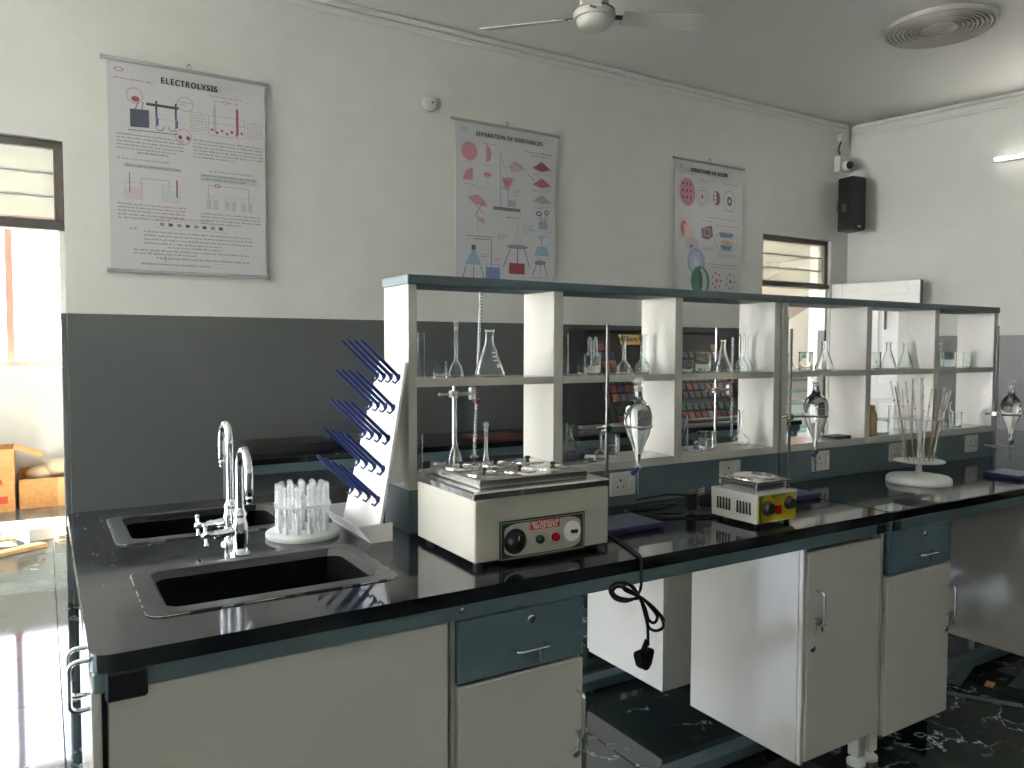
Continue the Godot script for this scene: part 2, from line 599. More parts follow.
func doorway(called: String, x0: float, x1: float, y1: float, bar1: float, bar0: float):
	var f := MB.new()
	var z0 := WZ - .11
	var z1 := WZ - .03
	f.box(Vector3(x0, bar0 - .02, z0), Vector3(x1, bar1 - .02, z1 + .02), .005)
	f.box(Vector3(x0, y1 - .045, z0), Vector3(x1, y1 - .003, z1), .005)
	f.box(Vector3(x0, bar1 - .02, z0), Vector3(x0 + .045, y1 - .04, z1), .005)
	f.box(Vector3(x1 - .045, bar1 - .02, z0), Vector3(x1, y1 - .04, z1), .005)
	var frame := struct(called, f, M.frame_brown)
	for e in [[x0, x0 + .028], [x1 - .028, x1]]:
		struct("jamb", boxm(Vector3(e[0], 0, z0), Vector3(e[1], 1.55, z1), .004), M.dado, frame)
		struct("jamb", boxm(Vector3(e[0], 1.55, z0), Vector3(e[1], bar0 - .02, z1), .004), M.trim_white, frame)
	var n := 3
	for k in n:
		var b := MB.new()
		var h := (y1 - bar1 - .03) / n
		b.t = Transform3D(Basis(Vector3.RIGHT, -.16), Vector3(0, bar1 - .015 + h * (k + .5), (z0 + z1) / 2))
		b.box(Vector3(x0 + .046, -h * .53, -.003), Vector3(x1 - .046, h * .53, .003))
		struct("louvre", b, M.louvre, frame)
		struct("rail", boxm(Vector3(x0 + .045, bar1 - .02 + h * k, (z0 + z1) / 2 - .006), Vector3(x1 - .045, bar1 - .008 + h * k, (z0 + z1) / 2 + .012)), M.rod_grey, frame)


func verandah() -> MB:
	var w := MB.new()
	var z0 := -6.86
	var z1 := -6.66
	w.box(Vector3(-1.6, 0, z0), Vector3(4.6, 1.19, z1))
	w.box(Vector3(-1.6, 2.55, z0), Vector3(4.6, 3.2, z1))
	w.box(Vector3(-1.6, 1.19, z0), Vector3(-1.5, 2.55, z1))
	w.box(Vector3(.55, 1.19, z0), Vector3(1.4, 2.55, z1))
	w.box(Vector3(3.4, 1.19, z0), Vector3(4.6, 2.55, z1))
	w.box(Vector3(-1.8, 0, z0), Vector3(-1.6, 3.2, WZ - .235))
	return w


func build_stairs():
	# staircase hall seen through the far door
	var hall := MB.new()
	hall.box(Vector3(6.9, 0, -9.2), Vector3(14, 3.6, -9.0))
	hall.box(Vector3(12.6, 0, -9.0), Vector3(12.8, 3.6, -4.0))
	hall.box(Vector3(4.62, 3.1, -9.2), Vector3(13, 3.3, -3.46))  # unseen roof slab, added to keep sun out and dim the hall
	hall.box(Vector3(8.9, 0, -3.9), Vector3(12.8, 3.2, -3.7))
	struct("wall_stairs", hall, M.stone_white)
	struct("floor_stairs", boxm(Vector3(4.6, -.2, -9.2), Vector3(14, -.012, -3.46)), M.stone_white)
	var s := thing("staircase", "pale stone staircase with teal steps beyond the far doorway", "staircase", Vector3(9.1, 0, -4.9))
	for k in 8:
		part("tread", boxm(Vector3(-1.3, .15 * k + .115, -.32 * k - .36), Vector3(1.6, .15 * (k + 1), -.32 * k), .006), M.stone_teal, s)
		part("riser", boxm(Vector3(-1.3, .15 * k, -.32 * k - .36), Vector3(1.6, .15 * k + .115, -.32 * k - .02)), M.stone_white, s)
	var f := MB.new()
	f.t = Transform3D(Basis(Vector3.BACK, .42), Vector3(.3, 1.78, -2.3))
	f.box(Vector3(-2.0, -.09, -.8), Vector3(2.2, .09, .8))
	part("upper_flight", f, M.stone_white, s)
	part("string_band", boxm(Vector3(-2.2, 2.02, -1.35), Vector3(1.4, 2.16, -1.25)), M.pink, s, "pink painted band")


# ---------------------------------------------------------------- bench
func worktop(called: String, label: String, x0: float, x1: float, holes: Array):
	var t := thing(called, label, "worktop", Vector3(x0, TOP - .032, 0))
	var b := MB.new()
	b.t = Transform3D(Basis.IDENTITY, Vector3(-x0, 0, 0))
	var zb := -1.32
	if holes.is_empty():
		b.box(Vector3(x0, 0, zb), Vector3(x1, .032, 0), .003)
	else:
		var hx0: float = holes[0][0]
		var hx1: float = holes[0][1]
		# left strip with its two outer corners rounded
		var poly := PackedVector2Array()
		for i in 7:
			var a := PI / 2 + PI / 2 * i / 6
			poly.append(Vector2(.035 + .035 * cos(a), -.035 + .035 * sin(a)))
		for i in 7:
			var a := PI + PI / 2 * i / 6
			poly.append(Vector2(.035 + .035 * cos(a), zb + .035 + .035 * sin(a)))
		poly.append(Vector2(hx0, zb))
		poly.append(Vector2(hx0, 0))
		b.prism(poly, 0, .032)
		b.box(Vector3(hx1, 0, zb), Vector3(x1, .032, 0))
		var z := 0.0
		for h in holes:
			b.box(Vector3(hx0, 0, h[3]), Vector3(hx1, .032, z))
			z = h[2]
		b.box(Vector3(hx0, 0, zb), Vector3(hx1, .032, z))
	part("slab", b, M.granite, t)


func sink(label: String, x0: float, x1: float, z0: float, z1: float):
	var c := Vector3((x0 + x1) / 2, TOP, (z0 + z1) / 2)
	var t := thing("sink", label, "sink", c - Vector3(0, .2, 0))
	var hx := (x1 - x0) / 2
	var hz := (z1 - z0) / 2
	var up := Vector3(0, .2, 0)
	# rim: ring between two rounded outlines, inner lip sloping down
	var rim := MB.new()
	rim.t = Transform3D(Basis.IDENTITY, up)
	var o := rounded(-hx, -hz, hx, hz, .035)
	var i0 := rounded(-hx + .036, -hz + .034, hx - .03, hz - .034, .035)
	var i1 := rounded(-hx + .046, -hz + .044, hx - .04, hz - .044, .03)
	var loops := [[o, .0002], [o, .004], [i0, .0055], [i1, -.012]]
	for k in 3:
		var A: PackedVector2Array = loops[k][0]
		var B: PackedVector2Array = loops[k + 1][0]
		for q in A.size():
			var r := (q + 1) % A.size()
			var p0 := Vector3(A[q].x, loops[k][1], A[q].y)
			var p1 := Vector3(A[r].x, loops[k][1], A[r].y)
			var p2 := Vector3(B[r].x, loops[k + 1][1], B[r].y)
			var p3 := Vector3(B[q].x, loops[k + 1][1], B[q].y)
			var nn := Vector3.UP
			if k == 0:
				nn = Vector3(A[q].x / hx, 0, A[q].y / hz).normalized()
			elif k == 2:
				nn = Vector3(-A[q].x / hx * .6, .7, -A[q].y / hz * .6).normalized()
			rim.quad(p0, p1, p2, p3, nn)
	part("rim", rim, M.sink_rim, t)
	var bas := MB.new()
	bas.t = rim.t
	var j := rounded(-hx + .07, -hz + .06, hx - .06, hz - .06, .03)
	for q in i1.size():
		var r := (q + 1) % i1.size()
		var nn := Vector3(-i1[q].x / hx, .1, -i1[q].y / hz).normalized()
		bas.quad(Vector3(i1[q].x, -.012, i1[q].y), Vector3(i1[r].x, -.012, i1[r].y), Vector3(j[r].x, -.2, j[r].y), Vector3(j[q].x, -.2, j[q].y), nn)
	bas.prism(j, -.204, -.2)
	part("basin", bas, M.sink, t)
	var dr := MB.new()
	dr.lathe([Vector2(.032, 0), Vector2(.032, .003), Vector2(.02, .003), Vector2(.012, .001), Vector2(0, .001)], 18, Vector3(.0, 0.0, 0))
	part("drain", dr, M.chrome, t)
	# dried limescale left along the joint
	var sc := MB.new()
	sc.t = rim.t
	var rs := RandomNumberGenerator.new()
	rs.seed = int(absf(z0) * 1000)
	for q in o.size():
		var r := (q + 1) % o.size()
		var a := Vector3(o[q].x, .0022, o[q].y) * Vector3(1.006, 1, 1.01)
		var b := Vector3(o[r].x, .0022, o[r].y) * Vector3(1.006, 1, 1.01)
		var steps := maxi(1, int(a.distance_to(b) / .02))
		for s in steps:
			if rs.randf() < .7:
				sc.tube([a.lerp(b, float(s) / steps), a.lerp(b, (s + 1.0) / steps)], .0006 + rs.randf() * .0010, 5)
	var st := part("limescale", sc, M.scale_white, t, "whitish limescale crust along the rim joint")
	st.set_meta("kind", "stuff")


func tap(label: String, at: Vector3, way: float, height: float):
	# swan-neck laboratory tap; way = +1: the spout reaches towards the near sink
	var t := thing("swan_neck_tap", label, "tap", at)
	var b := MB.new()
	b.lathe([Vector2(.026, 0), Vector2(.026, .004), Vector2(.019, .008), Vector2(.017, .02), Vector2(.0185, .05), Vector2(.019, .075), Vector2(.015, .09), Vector2(.014, .098), Vector2(.017, .10), Vector2(.017, .106), Vector2(.012, .112), Vector2(.011, .12)], 20)
	part("body", b, M.chrome, t)
	var s := MB.new()
	var pts := [Vector3(0, .11, 0), Vector3(0, height - .055, 0)]
	for i in range(1, 13):
		var a := PI * i / 12.0
		pts.append(Vector3(0, height - .055 + .052 * sin(a), way * (.052 - .052 * cos(a))))
	pts.append(Vector3(0, height - .09, way * .105))
	s.tube(pts, .0098, 14)
	part("spout", s, M.chrome, t)
	var nz := MB.new()
	nz.t = Transform3D(Basis.IDENTITY, Vector3(0, height - .125, way * .105))
	nz.lathe([Vector2(0.004, 0), Vector2(.0065, 0), Vector2(.0065, .008), Vector2(.008, .010), Vector2(.008, .016), Vector2(.0065, .018), Vector2(.0085, .022), Vector2(.0105, .036)], 14)
	part("nozzle", nz, M.chrome, t, "ribbed chrome hose nozzle")
	var h := MB.new()
	h.tube([Vector3(0, .062, 0), Vector3(-.024, .060, 0), Vector3(-.05, .058, 0)], [.013, .012, .010], 14)
	h.tube([Vector3(-.048, .058, 0), Vector3(-.052, .058, 0), Vector3(-.052, .058, 0), Vector3(-.062, .058, 0)], [.013, .013, .011, .010], 14)
	h.tube([Vector3(-.06, .058, 0), Vector3(-.078, .058, 0)], .0065, 12)
	part("valve", h, M.chrome, t)
	var x := MB.new()
	x.ball(Vector3(-.082, .058, 0), .010)
	for k in 4:
		var a := k * PI / 2 + .35
		var e := Vector3(-.082, .058, 0) + Vector3(0, sin(a), cos(a)) * .024
		x.tube([Vector3(-.082, .058, 0), e], .0042, 8)
		x.ball(e, .0062)
	part("cross_handle", x, M.chrome, t)


func pull_handle(parent: Node, at: Vector3, vertical: bool, length := .10, out := Vector3(0, 0, 1)):
	var b := MB.new()
	var d := Vector3(0, 1, 0) if vertical else out.cross(Vector3.UP).normalized()
	var pts := []
	for k in [-1.0, 1.0]:
		var row := []
		for i in 5:
			var a := PI / 2 * i / 4
			row.append(at + d * k * (length / 2 - .012 + .012 * sin(a)) + out * (.018 + .012 * cos(a)))
		row.append(at + d * k * length / 2)
		if k < 0:
			row.reverse()
		pts.append_array(row)
	b.tube(pts, .0042, 10)
	return part("handle", b, M.chrome, parent, "chrome bow handle")


func lock(parent: Node, at: Vector3):
	var b := MB.new()
	b.t = Transform3D(Basis(Vector3.RIGHT, PI / 2), at)
	b.lathe([Vector2(.0105, 0), Vector2(.0105, .004), Vector2(.0085, .0055), Vector2(0, .0055)], 16)
	var l := part("lock", b, M.chrome, parent, "round chrome cam lock")
	part("keyhole", boxm(at + Vector3(-.0012, -.005, .005), at + Vector3(.0012, .005, .0062)), M.black, l)


func key_pair(parent: Node, at: Vector3):
	for k in 2:
		var b := MB.new()
		b.t = Transform3D(Basis(Vector3.BACK, -.16 + .34 * k) * Basis(Vector3.UP, .5 - k * .9), at + Vector3(.002 + .011 * k, 0, .004 + .002 * k))
		b.lathe([Vector2(.0, -.012), Vector2(.010, -.010), Vector2(.010, -.0085), Vector2(0, -.0085)], 12)
		b.box(Vector3(-.009, -.022, -.0009), Vector3(.009, -.003, .0009), .0006)
		b.box(Vector3(-.0032, -.05, -.0009), Vector3(.0032, -.02, .0009))
		part("key", b, M.steel, parent)


func cabinet_body(t: Node3D, w: float, h: float, d: float):
	# origin: front lower left corner of the carcass, front towards +z
	var p := .018
	part("side_panel", boxm(Vector3(0, 0, -d), Vector3(p, h, 0), .001), M.cream, t)
	part("side_panel", boxm(Vector3(w - p, 0, -d), Vector3(w, h, 0), .001), M.cream, t)
	part("back_panel", boxm(Vector3(p, 0, -d), Vector3(w - p, h, -d + .008)), M.cream, t)
	part("bottom_panel", boxm(Vector3(p, 0, -d + .008), Vector3(w - p, p, -.001)), M.cream, t)
	part("top_rail", boxm(Vector3(p, h - .018, -d + .008), Vector3(w - p, h, -.001)), M.cream, t)


func drawer_cabinet(label: String, x: float, w: float, y0: float):
	var h := .79 - y0
	var t := thing("drawer_cabinet", label, "cabinet", Vector3(x, y0, -.03), 0, "")
	cabinet_body(t, w, h, .45)
	var yd := .637 - y0
	var dr := part("drawer_front", boxm(Vector3(.008, yd, .001), Vector3(w - .004, .778 - y0, .020), .003), M.drawer_blue, t, "blue grey drawer front")
	lock(dr, Vector3(w * .56, .752 - y0, .020))
	pull_handle(dr, Vector3(w * .54, .69 - y0, .020), false, .085)
	var k := MB.new()
	k.t = Transform3D(Basis(Vector3.UP, .5), Vector3(w * .54 + .028, .67 - y0, .03))
	k.box(Vector3(-.004, -.016, -.001), Vector3(.004, .018, .001), .0006)
	part("key", k, M.steel, dr)
	var door := part("door", boxm(Vector3(.008, .004, .001), Vector3(w - .004, yd - .006, .020), .003), M.cream, t)
	pull_handle(door, Vector3(w - .022, .50 - y0, .020), true, .105)
	key_pair(door, Vector3(w - .022, .465 - y0, .028))
	lock(door, Vector3(w - .024, .40 - y0, .020))


func door_cabinet(called: String, label: String, at: Vector3, w: float, d: float, turn := 0.0, left_handle := true):
	var h := .79 - at.y
	var t := thing(called, label, "cabinet", at, turn)
	cabinet_body(t, w, h, d)
	var door := part("door", boxm(Vector3(.018, .006, .001), Vector3(w - .004, h - .022, .019), .003), M.cream, t)
	part("stile", boxm(Vector3(0, 0, .0), Vector3(.014, h - .004, .016), .002), M.cream, t)
	var hx := .055 if left_handle else w - .03
	pull_handle(door, Vector3(hx, .60 - at.y, .019), true, .10)
	key_pair(door, Vector3(hx - .006, .575 - at.y, .026))
	lock(door, Vector3(hx - .012, .475 - at.y, .019))


func bench_frame(called: String, label: String, x0: float, x1: float, legs: Array) -> Node3D:
	var t := thing(called, label, "bench frame", Vector3(x0, 0, 0))
	var ya := TOP - .032
	var w := x1 - x0
	for z in [-.012, -1.308]:
		part("apron", boxm(Vector3(.004, ya - .034, z - .012), Vector3(w - .004, ya, z + .009), .002), M.blue_grey, t)
	for z in [-.31, -.98]:
		part("floor_rail", boxm(Vector3(.02, .006, z - .03), Vector3(w - .02, .045, z + .03), .003), M.blue_grey, t)
	for x in legs:
		for z in [-.075, -1.245]:
			var l := part("leg", boxm(Vector3(x - x0 - .02, .03, z - .02), Vector3(x - x0 + .02, ya - .034, z + .02), .003), M.cream, t)
			var f := MB.new()
			f.lathe([Vector2(.03, 0), Vector2(.03, .012), Vector2(.016, .022), Vector2(.014, .04)], 16, Vector3(x - x0, 0, z))
			part("foot", f, M.plastic_white, l)
		part("cross_rail", boxm(Vector3(x - x0 - .018, ya - .034, -1.29), Vector3(x - x0 + .018, ya - .002, -.026)), M.blue_grey, t)
	return t


func build_bench():
	worktop("worktop", "polished black granite worktop with two sinks cut into it", 0, 2.243, [[.14, .61, -.47, -.18], [.14, .61, -1.13, -.82]])
	worktop("worktop", "polished black granite worktop carrying the pipette stand", 2.25, 5.3, [])
	var f1 := bench_frame("bench_frame", "blue grey steel bench frame under the worktop with the sinks", 0, 2.243, [.636, 2.215])
	var f2 := bench_frame("bench_frame", "blue grey steel bench frame under the worktop with the pipette stand", 2.25, 5.3, [2.28, 3.75, 5.2])
	part("corner_block", boxm(Vector3(.022, .766, -.02), Vector3(.088, .817, .002), .004), M.black, f1)
	part("corner_block", boxm(Vector3(2.243 - .055, .785, -.02), Vector3(2.243 - .012, .8175, .003), .004), M.black, f1)
	part("corner_block", boxm(Vector3(.02, .785, -.02), Vector3(.062, .8175, .003), .004), M.black, f2)
	for x in [.705]:
		var b := MB.new()
		b.t = Transform3D(Basis(Vector3.RIGHT, PI / 2), Vector3(x, .806, -.003))
		b.lathe([Vector2(.007, 0), Vector2(.007, .004), Vector2(.004, .006), Vector2(0, .006)], 12)
		part("bolt", b, M.steel, f1)
	# sink cabinet: plain front panel, doors on its end
	var s := thing("sink_cabinet", "wide cream sink cabinet with plain front panel and end handles", "cabinet", Vector3(0, .11, -.03))
	part("front_panel", boxm(Vector3(.026, 0, .002), Vector3(.676, .672, .02), .002), M.cream, s)
	part("gap_shade_strip", boxm(Vector3(.016, 0, -.02), Vector3(.025, .68, .004)), M.gap, s)  # dark strip filling the open gap, its shade put in as colour
	part("side_panel", boxm(Vector3(.66, 0, -.46), Vector3(.676, .672, 0)), M.cream, s)
	part("back_panel", boxm(Vector3(.016, 0, -.478), Vector3(.676, .60, -.46)), M.cream, s)
	part("bottom_panel", boxm(Vector3(.026, 0, -.46), Vector3(.66, .018, 0)), M.cream, s)
	part("end_stile", boxm(Vector3(.0, 0, -.058), Vector3(.016, .68, .026), .002), M.cream, s)
	var d1 := part("end_door", boxm(Vector3(.0, 0, -.46), Vector3(.016, .68, -.062), .002), M.cream, s)
	pull_handle(s.get_node("end_stile"), Vector3(0, .682, -.005), true, .085, Vector3(-1, 0, 0))
	pull_handle(d1, Vector3(0, .682, -.072), true, .085, Vector3(-1, 0, 0))
	drawer_cabinet("cream drawer cabinet beside the sink cabinet with blue grey drawer", .692, .35, .11)
	door_cabinet("base_cabinet", "tall cream cabinet with one door, keys hanging from its handle", Vector3(1.85, .125, -.03), .378, .44)
	drawer_cabinet("cream drawer cabinet joined to the tall single-door cabinet, drawer blue grey", 2.255, .378, .10)
	# the cabinet of the bench's other side, seen from behind through the knee gap
	door_cabinet("base_cabinet", "cream cabinet facing away behind the hanging black cable", Vector3(2.30, .125, -1.04), .46, .44, PI)
	door_cabinet("base_cabinet", "cream cabinet under the granite worktop below the pipette stand's end", Vector3(3.32, .125, -.03), .40, .44)


# ---------------------------------------------------------------- reagent rack
func rack(called: String, label: String, xs: Array, first: bool):
	var zf := -.524
	var zb := -.70
	var x0: float = xs[0]
	var t := thing(called, label, "shelf rack", Vector3(x0, TOP, 0))
	var p := .036
	var x1: float = xs[xs.size() - 1] + p
	var off := Vector3(-x0, -TOP, 0)
	part("plinth", boxm(Vector3(x0, TOP, zb) + off, Vector3(x1, .972, zf) + off, .001), M.blue_grey, t)
	part("top_board", boxm(Vector3(x0 - (.004 if first else .001), 1.549, zb - .006) + off, Vector3(x1 + .002, 1.5765, zf + .006) + off, .002), M.blue_grey, t)
	for i in xs.size():
		var thick := .026 if (i == 0 and first) else p
		part("divider", boxm(Vector3(xs[i], .972, zb) + off, Vector3(xs[i] + thick, 1.549, zf) + off, .0015), M.cream, t)
		if i < xs.size() - 1:
			part("bottom_shelf", boxm(Vector3(xs[i] + thick, .972, zb) + off, Vector3(xs[i + 1], 1.0, zf - .001) + off, .001), M.cream, t)
			part("middle_shelf", boxm(Vector3(xs[i] + thick, 1.262, zb) + off, Vector3(xs[i + 1], 1.285, zf - .001) + off, .001), M.cream, t)
	if first:
		part("notice", boxm(Vector3(x0 - .0015, 1.47, -.63) + off, Vector3(x0, 1.535, -.59) + off), M.ink_white, t, "small paper notice stuck on the end")


func socket(label: String, x: float, w := .105):
	var y := .885
	var t := thing("power_socket", label, "socket", Vector3(x, y, -.524), 0, "")
	part("plate", boxm(Vector3(0, 0, 0), Vector3(w, .078, .010), .003), M.socket, t)
	var hx := w * .38
	for h in [[hx, .052, .0042], [hx - .012, .03, .0032], [hx + .012, .03, .0032]]:
		var b := MB.new()
		b.t = Transform3D(Basis(Vector3.RIGHT, PI / 2), Vector3(h[0], h[1], .0095))
		b.lathe([Vector2(h[2], 0), Vector2(h[2], .0012), Vector2(0, .0012)], 10)
		part("pin_hole", b, M.black, t)
	part("switch", boxm(Vector3(w - .032, .022, .009), Vector3(w - .013, .056, .015), .002), M.socket, t)


# ---------------------------------------------------------------- glassware (origin at the base)
func prof_flask(h: float, r: float, neck: float) -> Array:          # conical flask
	return [Vector2(0, .001), Vector2(r * .93, .001), Vector2(r, .004), Vector2(r * .99, .012), Vector2(neck, h * .72), Vector2(neck, h * .95), Vector2(neck * 1.22, h * .985), Vector2(neck * 1.22, h)]


func prof_beaker(h: float, r: float) -> Array:
	return [Vector2(0, .001), Vector2(r * .92, .001), Vector2(r * .98, .005), Vector2(r * .98, h * .93), Vector2(r * 1.06, h * .99), Vector2(r * 1.05, h), Vector2(r * .94, h * .95), Vector2(r * .94, .005), Vector2(0, .004)]


func prof_volumetric(h: float, r: float, neck: float) -> Array:
	return [Vector2(0, .001), Vector2(r * .8, .001), Vector2(r, .008), Vector2(r * .98, h * .13), Vector2(r * .75, h * .23), Vector2(neck * 1.3, h * .33), Vector2(neck, h * .40), Vector2(neck, h * .93), Vector2(neck * 1.45, h * .96), Vector2(neck * 1.45, h)]


func prof_cylinder(h: float, r: float) -> Array:
	return [Vector2(0, .001), Vector2(r, .001), Vector2(r, h), Vector2(r * .86, h), Vector2(r * .86, .003), Vector2(0, .003)]


func glass_thing(called: String, label: String, category: String, group: String, at: Vector3, prof: Array, seg := 22) -> Node3D:
	var t := thing(called, label, category, at, 0, group)
	var b := MB.new()
	b.lathe(walled(prof), seg)
	part("vessel", b, M.glass, t)
	return t


func walled(prof: Array, thick := .0017) -> Array:
	# closes an outline into a vessel with an inner wall
	var out := []
	for q in prof:
		out.append(q)
	if prof[prof.size() - 1].x < 1e-5:
		return out
	for i in range(prof.size() - 1, -1, -1):
		var p: Vector2 = prof[i]
		var a: Vector2 = prof[maxi(i - 1, 0)]
		var c: Vector2 = prof[mini(i + 1, prof.size() - 1)]
		var d := (c - a).normalized()
		var q := p + Vector2(-d.y, d.x) * thick
		if i == prof.size() - 1:
			q.y = p.y
		out.append(Vector2(maxf(q.x, 0.0), maxf(q.y, .0028)) if i > 0 else Vector2(0, .0028))
	return out


func build_glassware():
	var up := 1.285
	var lo := 1.0
	# conical flasks
	for e in [[1.117, .143, .048, up, -.605, "largest conical flask, white printed scale, on the rack's first upper shelf"],
			[2.134, .12, .036, up, -.61, "conical flask between a beaker and volumetric flasks on the third upper shelf"],
			[2.533, .07, .024, up, -.63, "smallest conical flask beside a beaker on the fourth upper shelf"],
			[2.732, .12, .038, up, -.61, "conical flask beside the beaker on the fourth upper shelf"],
			[2.965, .118, .034, up, -.62, "conical flask against the divider before the teal steps' doorway"],
			[3.179, .119, .034, up, -.61, "conical flask beside the wide beaker on the fifth upper shelf"],
			[3.35, .116, .032, up, -.635, "conical flask standing against the last but one divider"],
			[1.437, .116, .042, lo, -.63, "conical flask standing in the blue tray on the second lower shelf"]]:
		var t := glass_thing("conical_flask", e[5], "flask", "conical flasks on the rack", Vector3(e[0], e[3], e[4]), prof_flask(e[1], e[2], e[2] * .3))
		if e[1] > .14:
			var s := MB.new()
			for k in 3:
				var y := .048 + k * .012
				var rr: float = lerpf(e[2], e[2] * .3, (y - .012) / (e[1] * .72 - .012)) + .0006
				for q in 5:
					var a := -.15 + q * .09
					var a2 := a + .07
					s.quad(Vector3(sin(a) * rr, y, cos(a) * rr), Vector3(sin(a2) * rr, y, cos(a2) * rr), Vector3(sin(a2) * (rr - .0009), y + .003, cos(a2) * (rr - .0009)), Vector3(sin(a) * (rr - .0009), y + .003, cos(a) * (rr - .0009)))
			for q in 4:
				var a := .1 + q * .07
				var a2 := a + .07
				var r0 := .0425
				s.quad(Vector3(sin(a) * r0, .028, cos(a) * r0), Vector3(sin(a2) * r0, .028, cos(a2) * r0), Vector3(sin(a2) * .0385, .039, cos(a2) * .0385), Vector3(sin(a) * .0385, .039, cos(a) * .0385))
			part("print", s, M.ink_white, t, "white printed scale and label patch")
	# volumetric flasks
	for e in [[1.0, .15, .023, .0055, up, -.6, true, "stoppered volumetric flask between a small beaker and the largest conical flask"],
			[1.663, .132, .027, .0065, up, -.62, false, "volumetric flask before the dark chart on the second upper shelf"],
			[1.728, .138, .028, .0075, up, -.6, false, "volumetric flask next to the divider on the second upper shelf"],
			[1.775, .138, .027, .0075, up, -.645, false, "volumetric flask touching the divider on the second upper shelf"],
			[2.225, .143, .027, .007, up, -.6, false, "volumetric flask next to a conical flask on the third upper shelf"],
			[2.29, .143, .027, .007, up, -.635, false, "volumetric flask touching the divider on the third upper shelf"],
			[.996, .245, .023, .0055, lo, -.6, false, "tall slender long-necked flask behind the water bath"],
			[1.103, .125, .014, .006, lo, -.6, true, "small stoppered narrow flask behind the water bath"],
			[1.549, .104, .028, .004, lo, -.6, false, "slim-necked flask next to the blue tray on the second lower shelf"],
			[2.248, .137, .034, .0075, lo, -.62, false, "round volumetric flask on the third lower shelf"]]:
		var t := glass_thing("volumetric_flask", e[7], "flask", "volumetric flasks on the rack", Vector3(e[0], e[4], e[5]), prof_volumetric(e[1], e[2], e[3]), 18)
		if e[6]:
			var s := MB.new()
			s.lathe([Vector2(0, e[1] - .012), Vector2(e[3] * .9, e[1] - .012), Vector2(e[3] * 1.1, e[1] + .001), Vector2(e[3] * .8, e[1] + .004), Vector2(e[3] * 1.7, e[1] + .012), Vector2(e[3] * 1.2, e[1] + .02), Vector2(0, e[1] + .021)], 14)
			part("stopper", s, M.glass_white, t, "glass stopper")
	# beakers
	for e in [[.947, .049, .022, up, -.6, "small beaker on the rack's first upper shelf"],
			[1.455, .032, .019, up, -.58, "tiny beaker beside a larger one on the second upper shelf"],
			[1.525, .072, .031, up, -.62, "beaker holding glass bends on the second upper shelf"],
			[1.945, .045, .02, up, -.6, "tiny beaker at the divider on the third upper shelf"],
			[2.03, .07, .031, up, -.61, "beaker beside the conical flask on the third upper shelf"],
			[2.60, .075, .028, up, -.6, "beaker between two conical flasks on the fourth upper shelf"],
			[3.06, .074, .036, up, -.61, "wide beaker with smaller glass inside on the fifth upper shelf"],
			[3.66, .074, .035, up, -.61, "beaker beside the narrow bottle on the sixth upper shelf"],
			[3.86, .074, .018, up, -.63, "narrow beaker against the rack's far end panel"],
			[.925, .042, .021, lo, -.56, "small beaker at the water bath's rear corner"],
			[1.47, .03, .021, lo, -.555, "tiny beaker before the blue tray on the second lower shelf"],
			[1.619, .075, .028, lo, -.63, "thin beaker behind the separating funnel on the second lower shelf"],
			[1.98, .04, .024, lo, -.57, "small beaker on the third lower shelf beside the tall tube"],
			[2.067, .062, .036, lo, -.62, "wide beaker on the third lower shelf"],
			[3.13, .066, .03, lo, -.6, "beaker beside the beige bottle on the fifth lower shelf"],
			[3.74, .068, .027, lo, -.61, "beaker beside the bottle on the sixth lower shelf"]]:
		glass_thing("beaker", e[5], "beaker", "beakers on the rack", Vector3(e[0], e[3], e[4]), prof_beaker(e[1], e[2]))
	# plain tubes and cylinders
	for e in [[.886, .131, .011, up, -.6, "straight glass cylinder at the end panel of the first upper shelf"],
			[1.40, .134, .011, up, -.6, "straight glass cylinder at the divider of the second upper shelf"],
			[.881, .124, .009, lo, -.6, "thin glass cylinder at the end panel behind the water bath"],
			[1.40, .128, .009, lo, -.6, "thin glass cylinder before the blue tray"],
			[1.939, .131, .009, lo, -.6, "thin glass cylinder at the divider of the third lower shelf"],
			[2.70, .06, .009, lo, -.6, "short glass cylinder on the fourth lower shelf"],
			[3.20, .121, .015, lo, -.6, "glass cylinder behind the pipette stand"]]:
		glass_thing("glass_cylinder", e[5], "cylinder", "glass cylinders on the rack", Vector3(e[0], e[3], e[4]), prof_cylinder(e[1], e[2]), 16)
	# bottles
	for e in [[3.567, .117, .02, up, "narrow clear bottle on the sixth upper shelf"], [3.655, .119, .023, lo, "clear bottle on the sixth lower shelf"]]:
		glass_thing("reagent_bottle", e[4], "bottle", "clear bottles on the rack", Vector3(e[0], e[3], -.6),
			[Vector2(0, .001), Vector2(e[2], .001), Vector2(e[2], e[1] * .6), Vector2(e[2] * .45, e[1] * .75), Vector2(e[2] * .45, e[1] * .92), Vector2(e[2] * .7, e[1] * .94), Vector2(e[2] * .7, e[1])], 18)
	var bb := thing("beige_bottle", "two-tone beige plastic bottle on the fifth lower shelf", "bottle", Vector3(3.045, lo, -.6))
	var b := MB.new()
	b.lathe([Vector2(0, 0), Vector2(.024, 0), Vector2(.025, .004), Vector2(.025, .085), Vector2(.021, .098), Vector2(.015, .102)], 20)
	part("bottle_body", b, M.bottle_beige, bb)
	b = MB.new()
	b.lathe([Vector2(.015, .102), Vector2(.016, .103), Vector2(.016, .125), Vector2(.012, .128), Vector2(0, .128)], 16)
	part("cap", b, M.cardboard, bb)
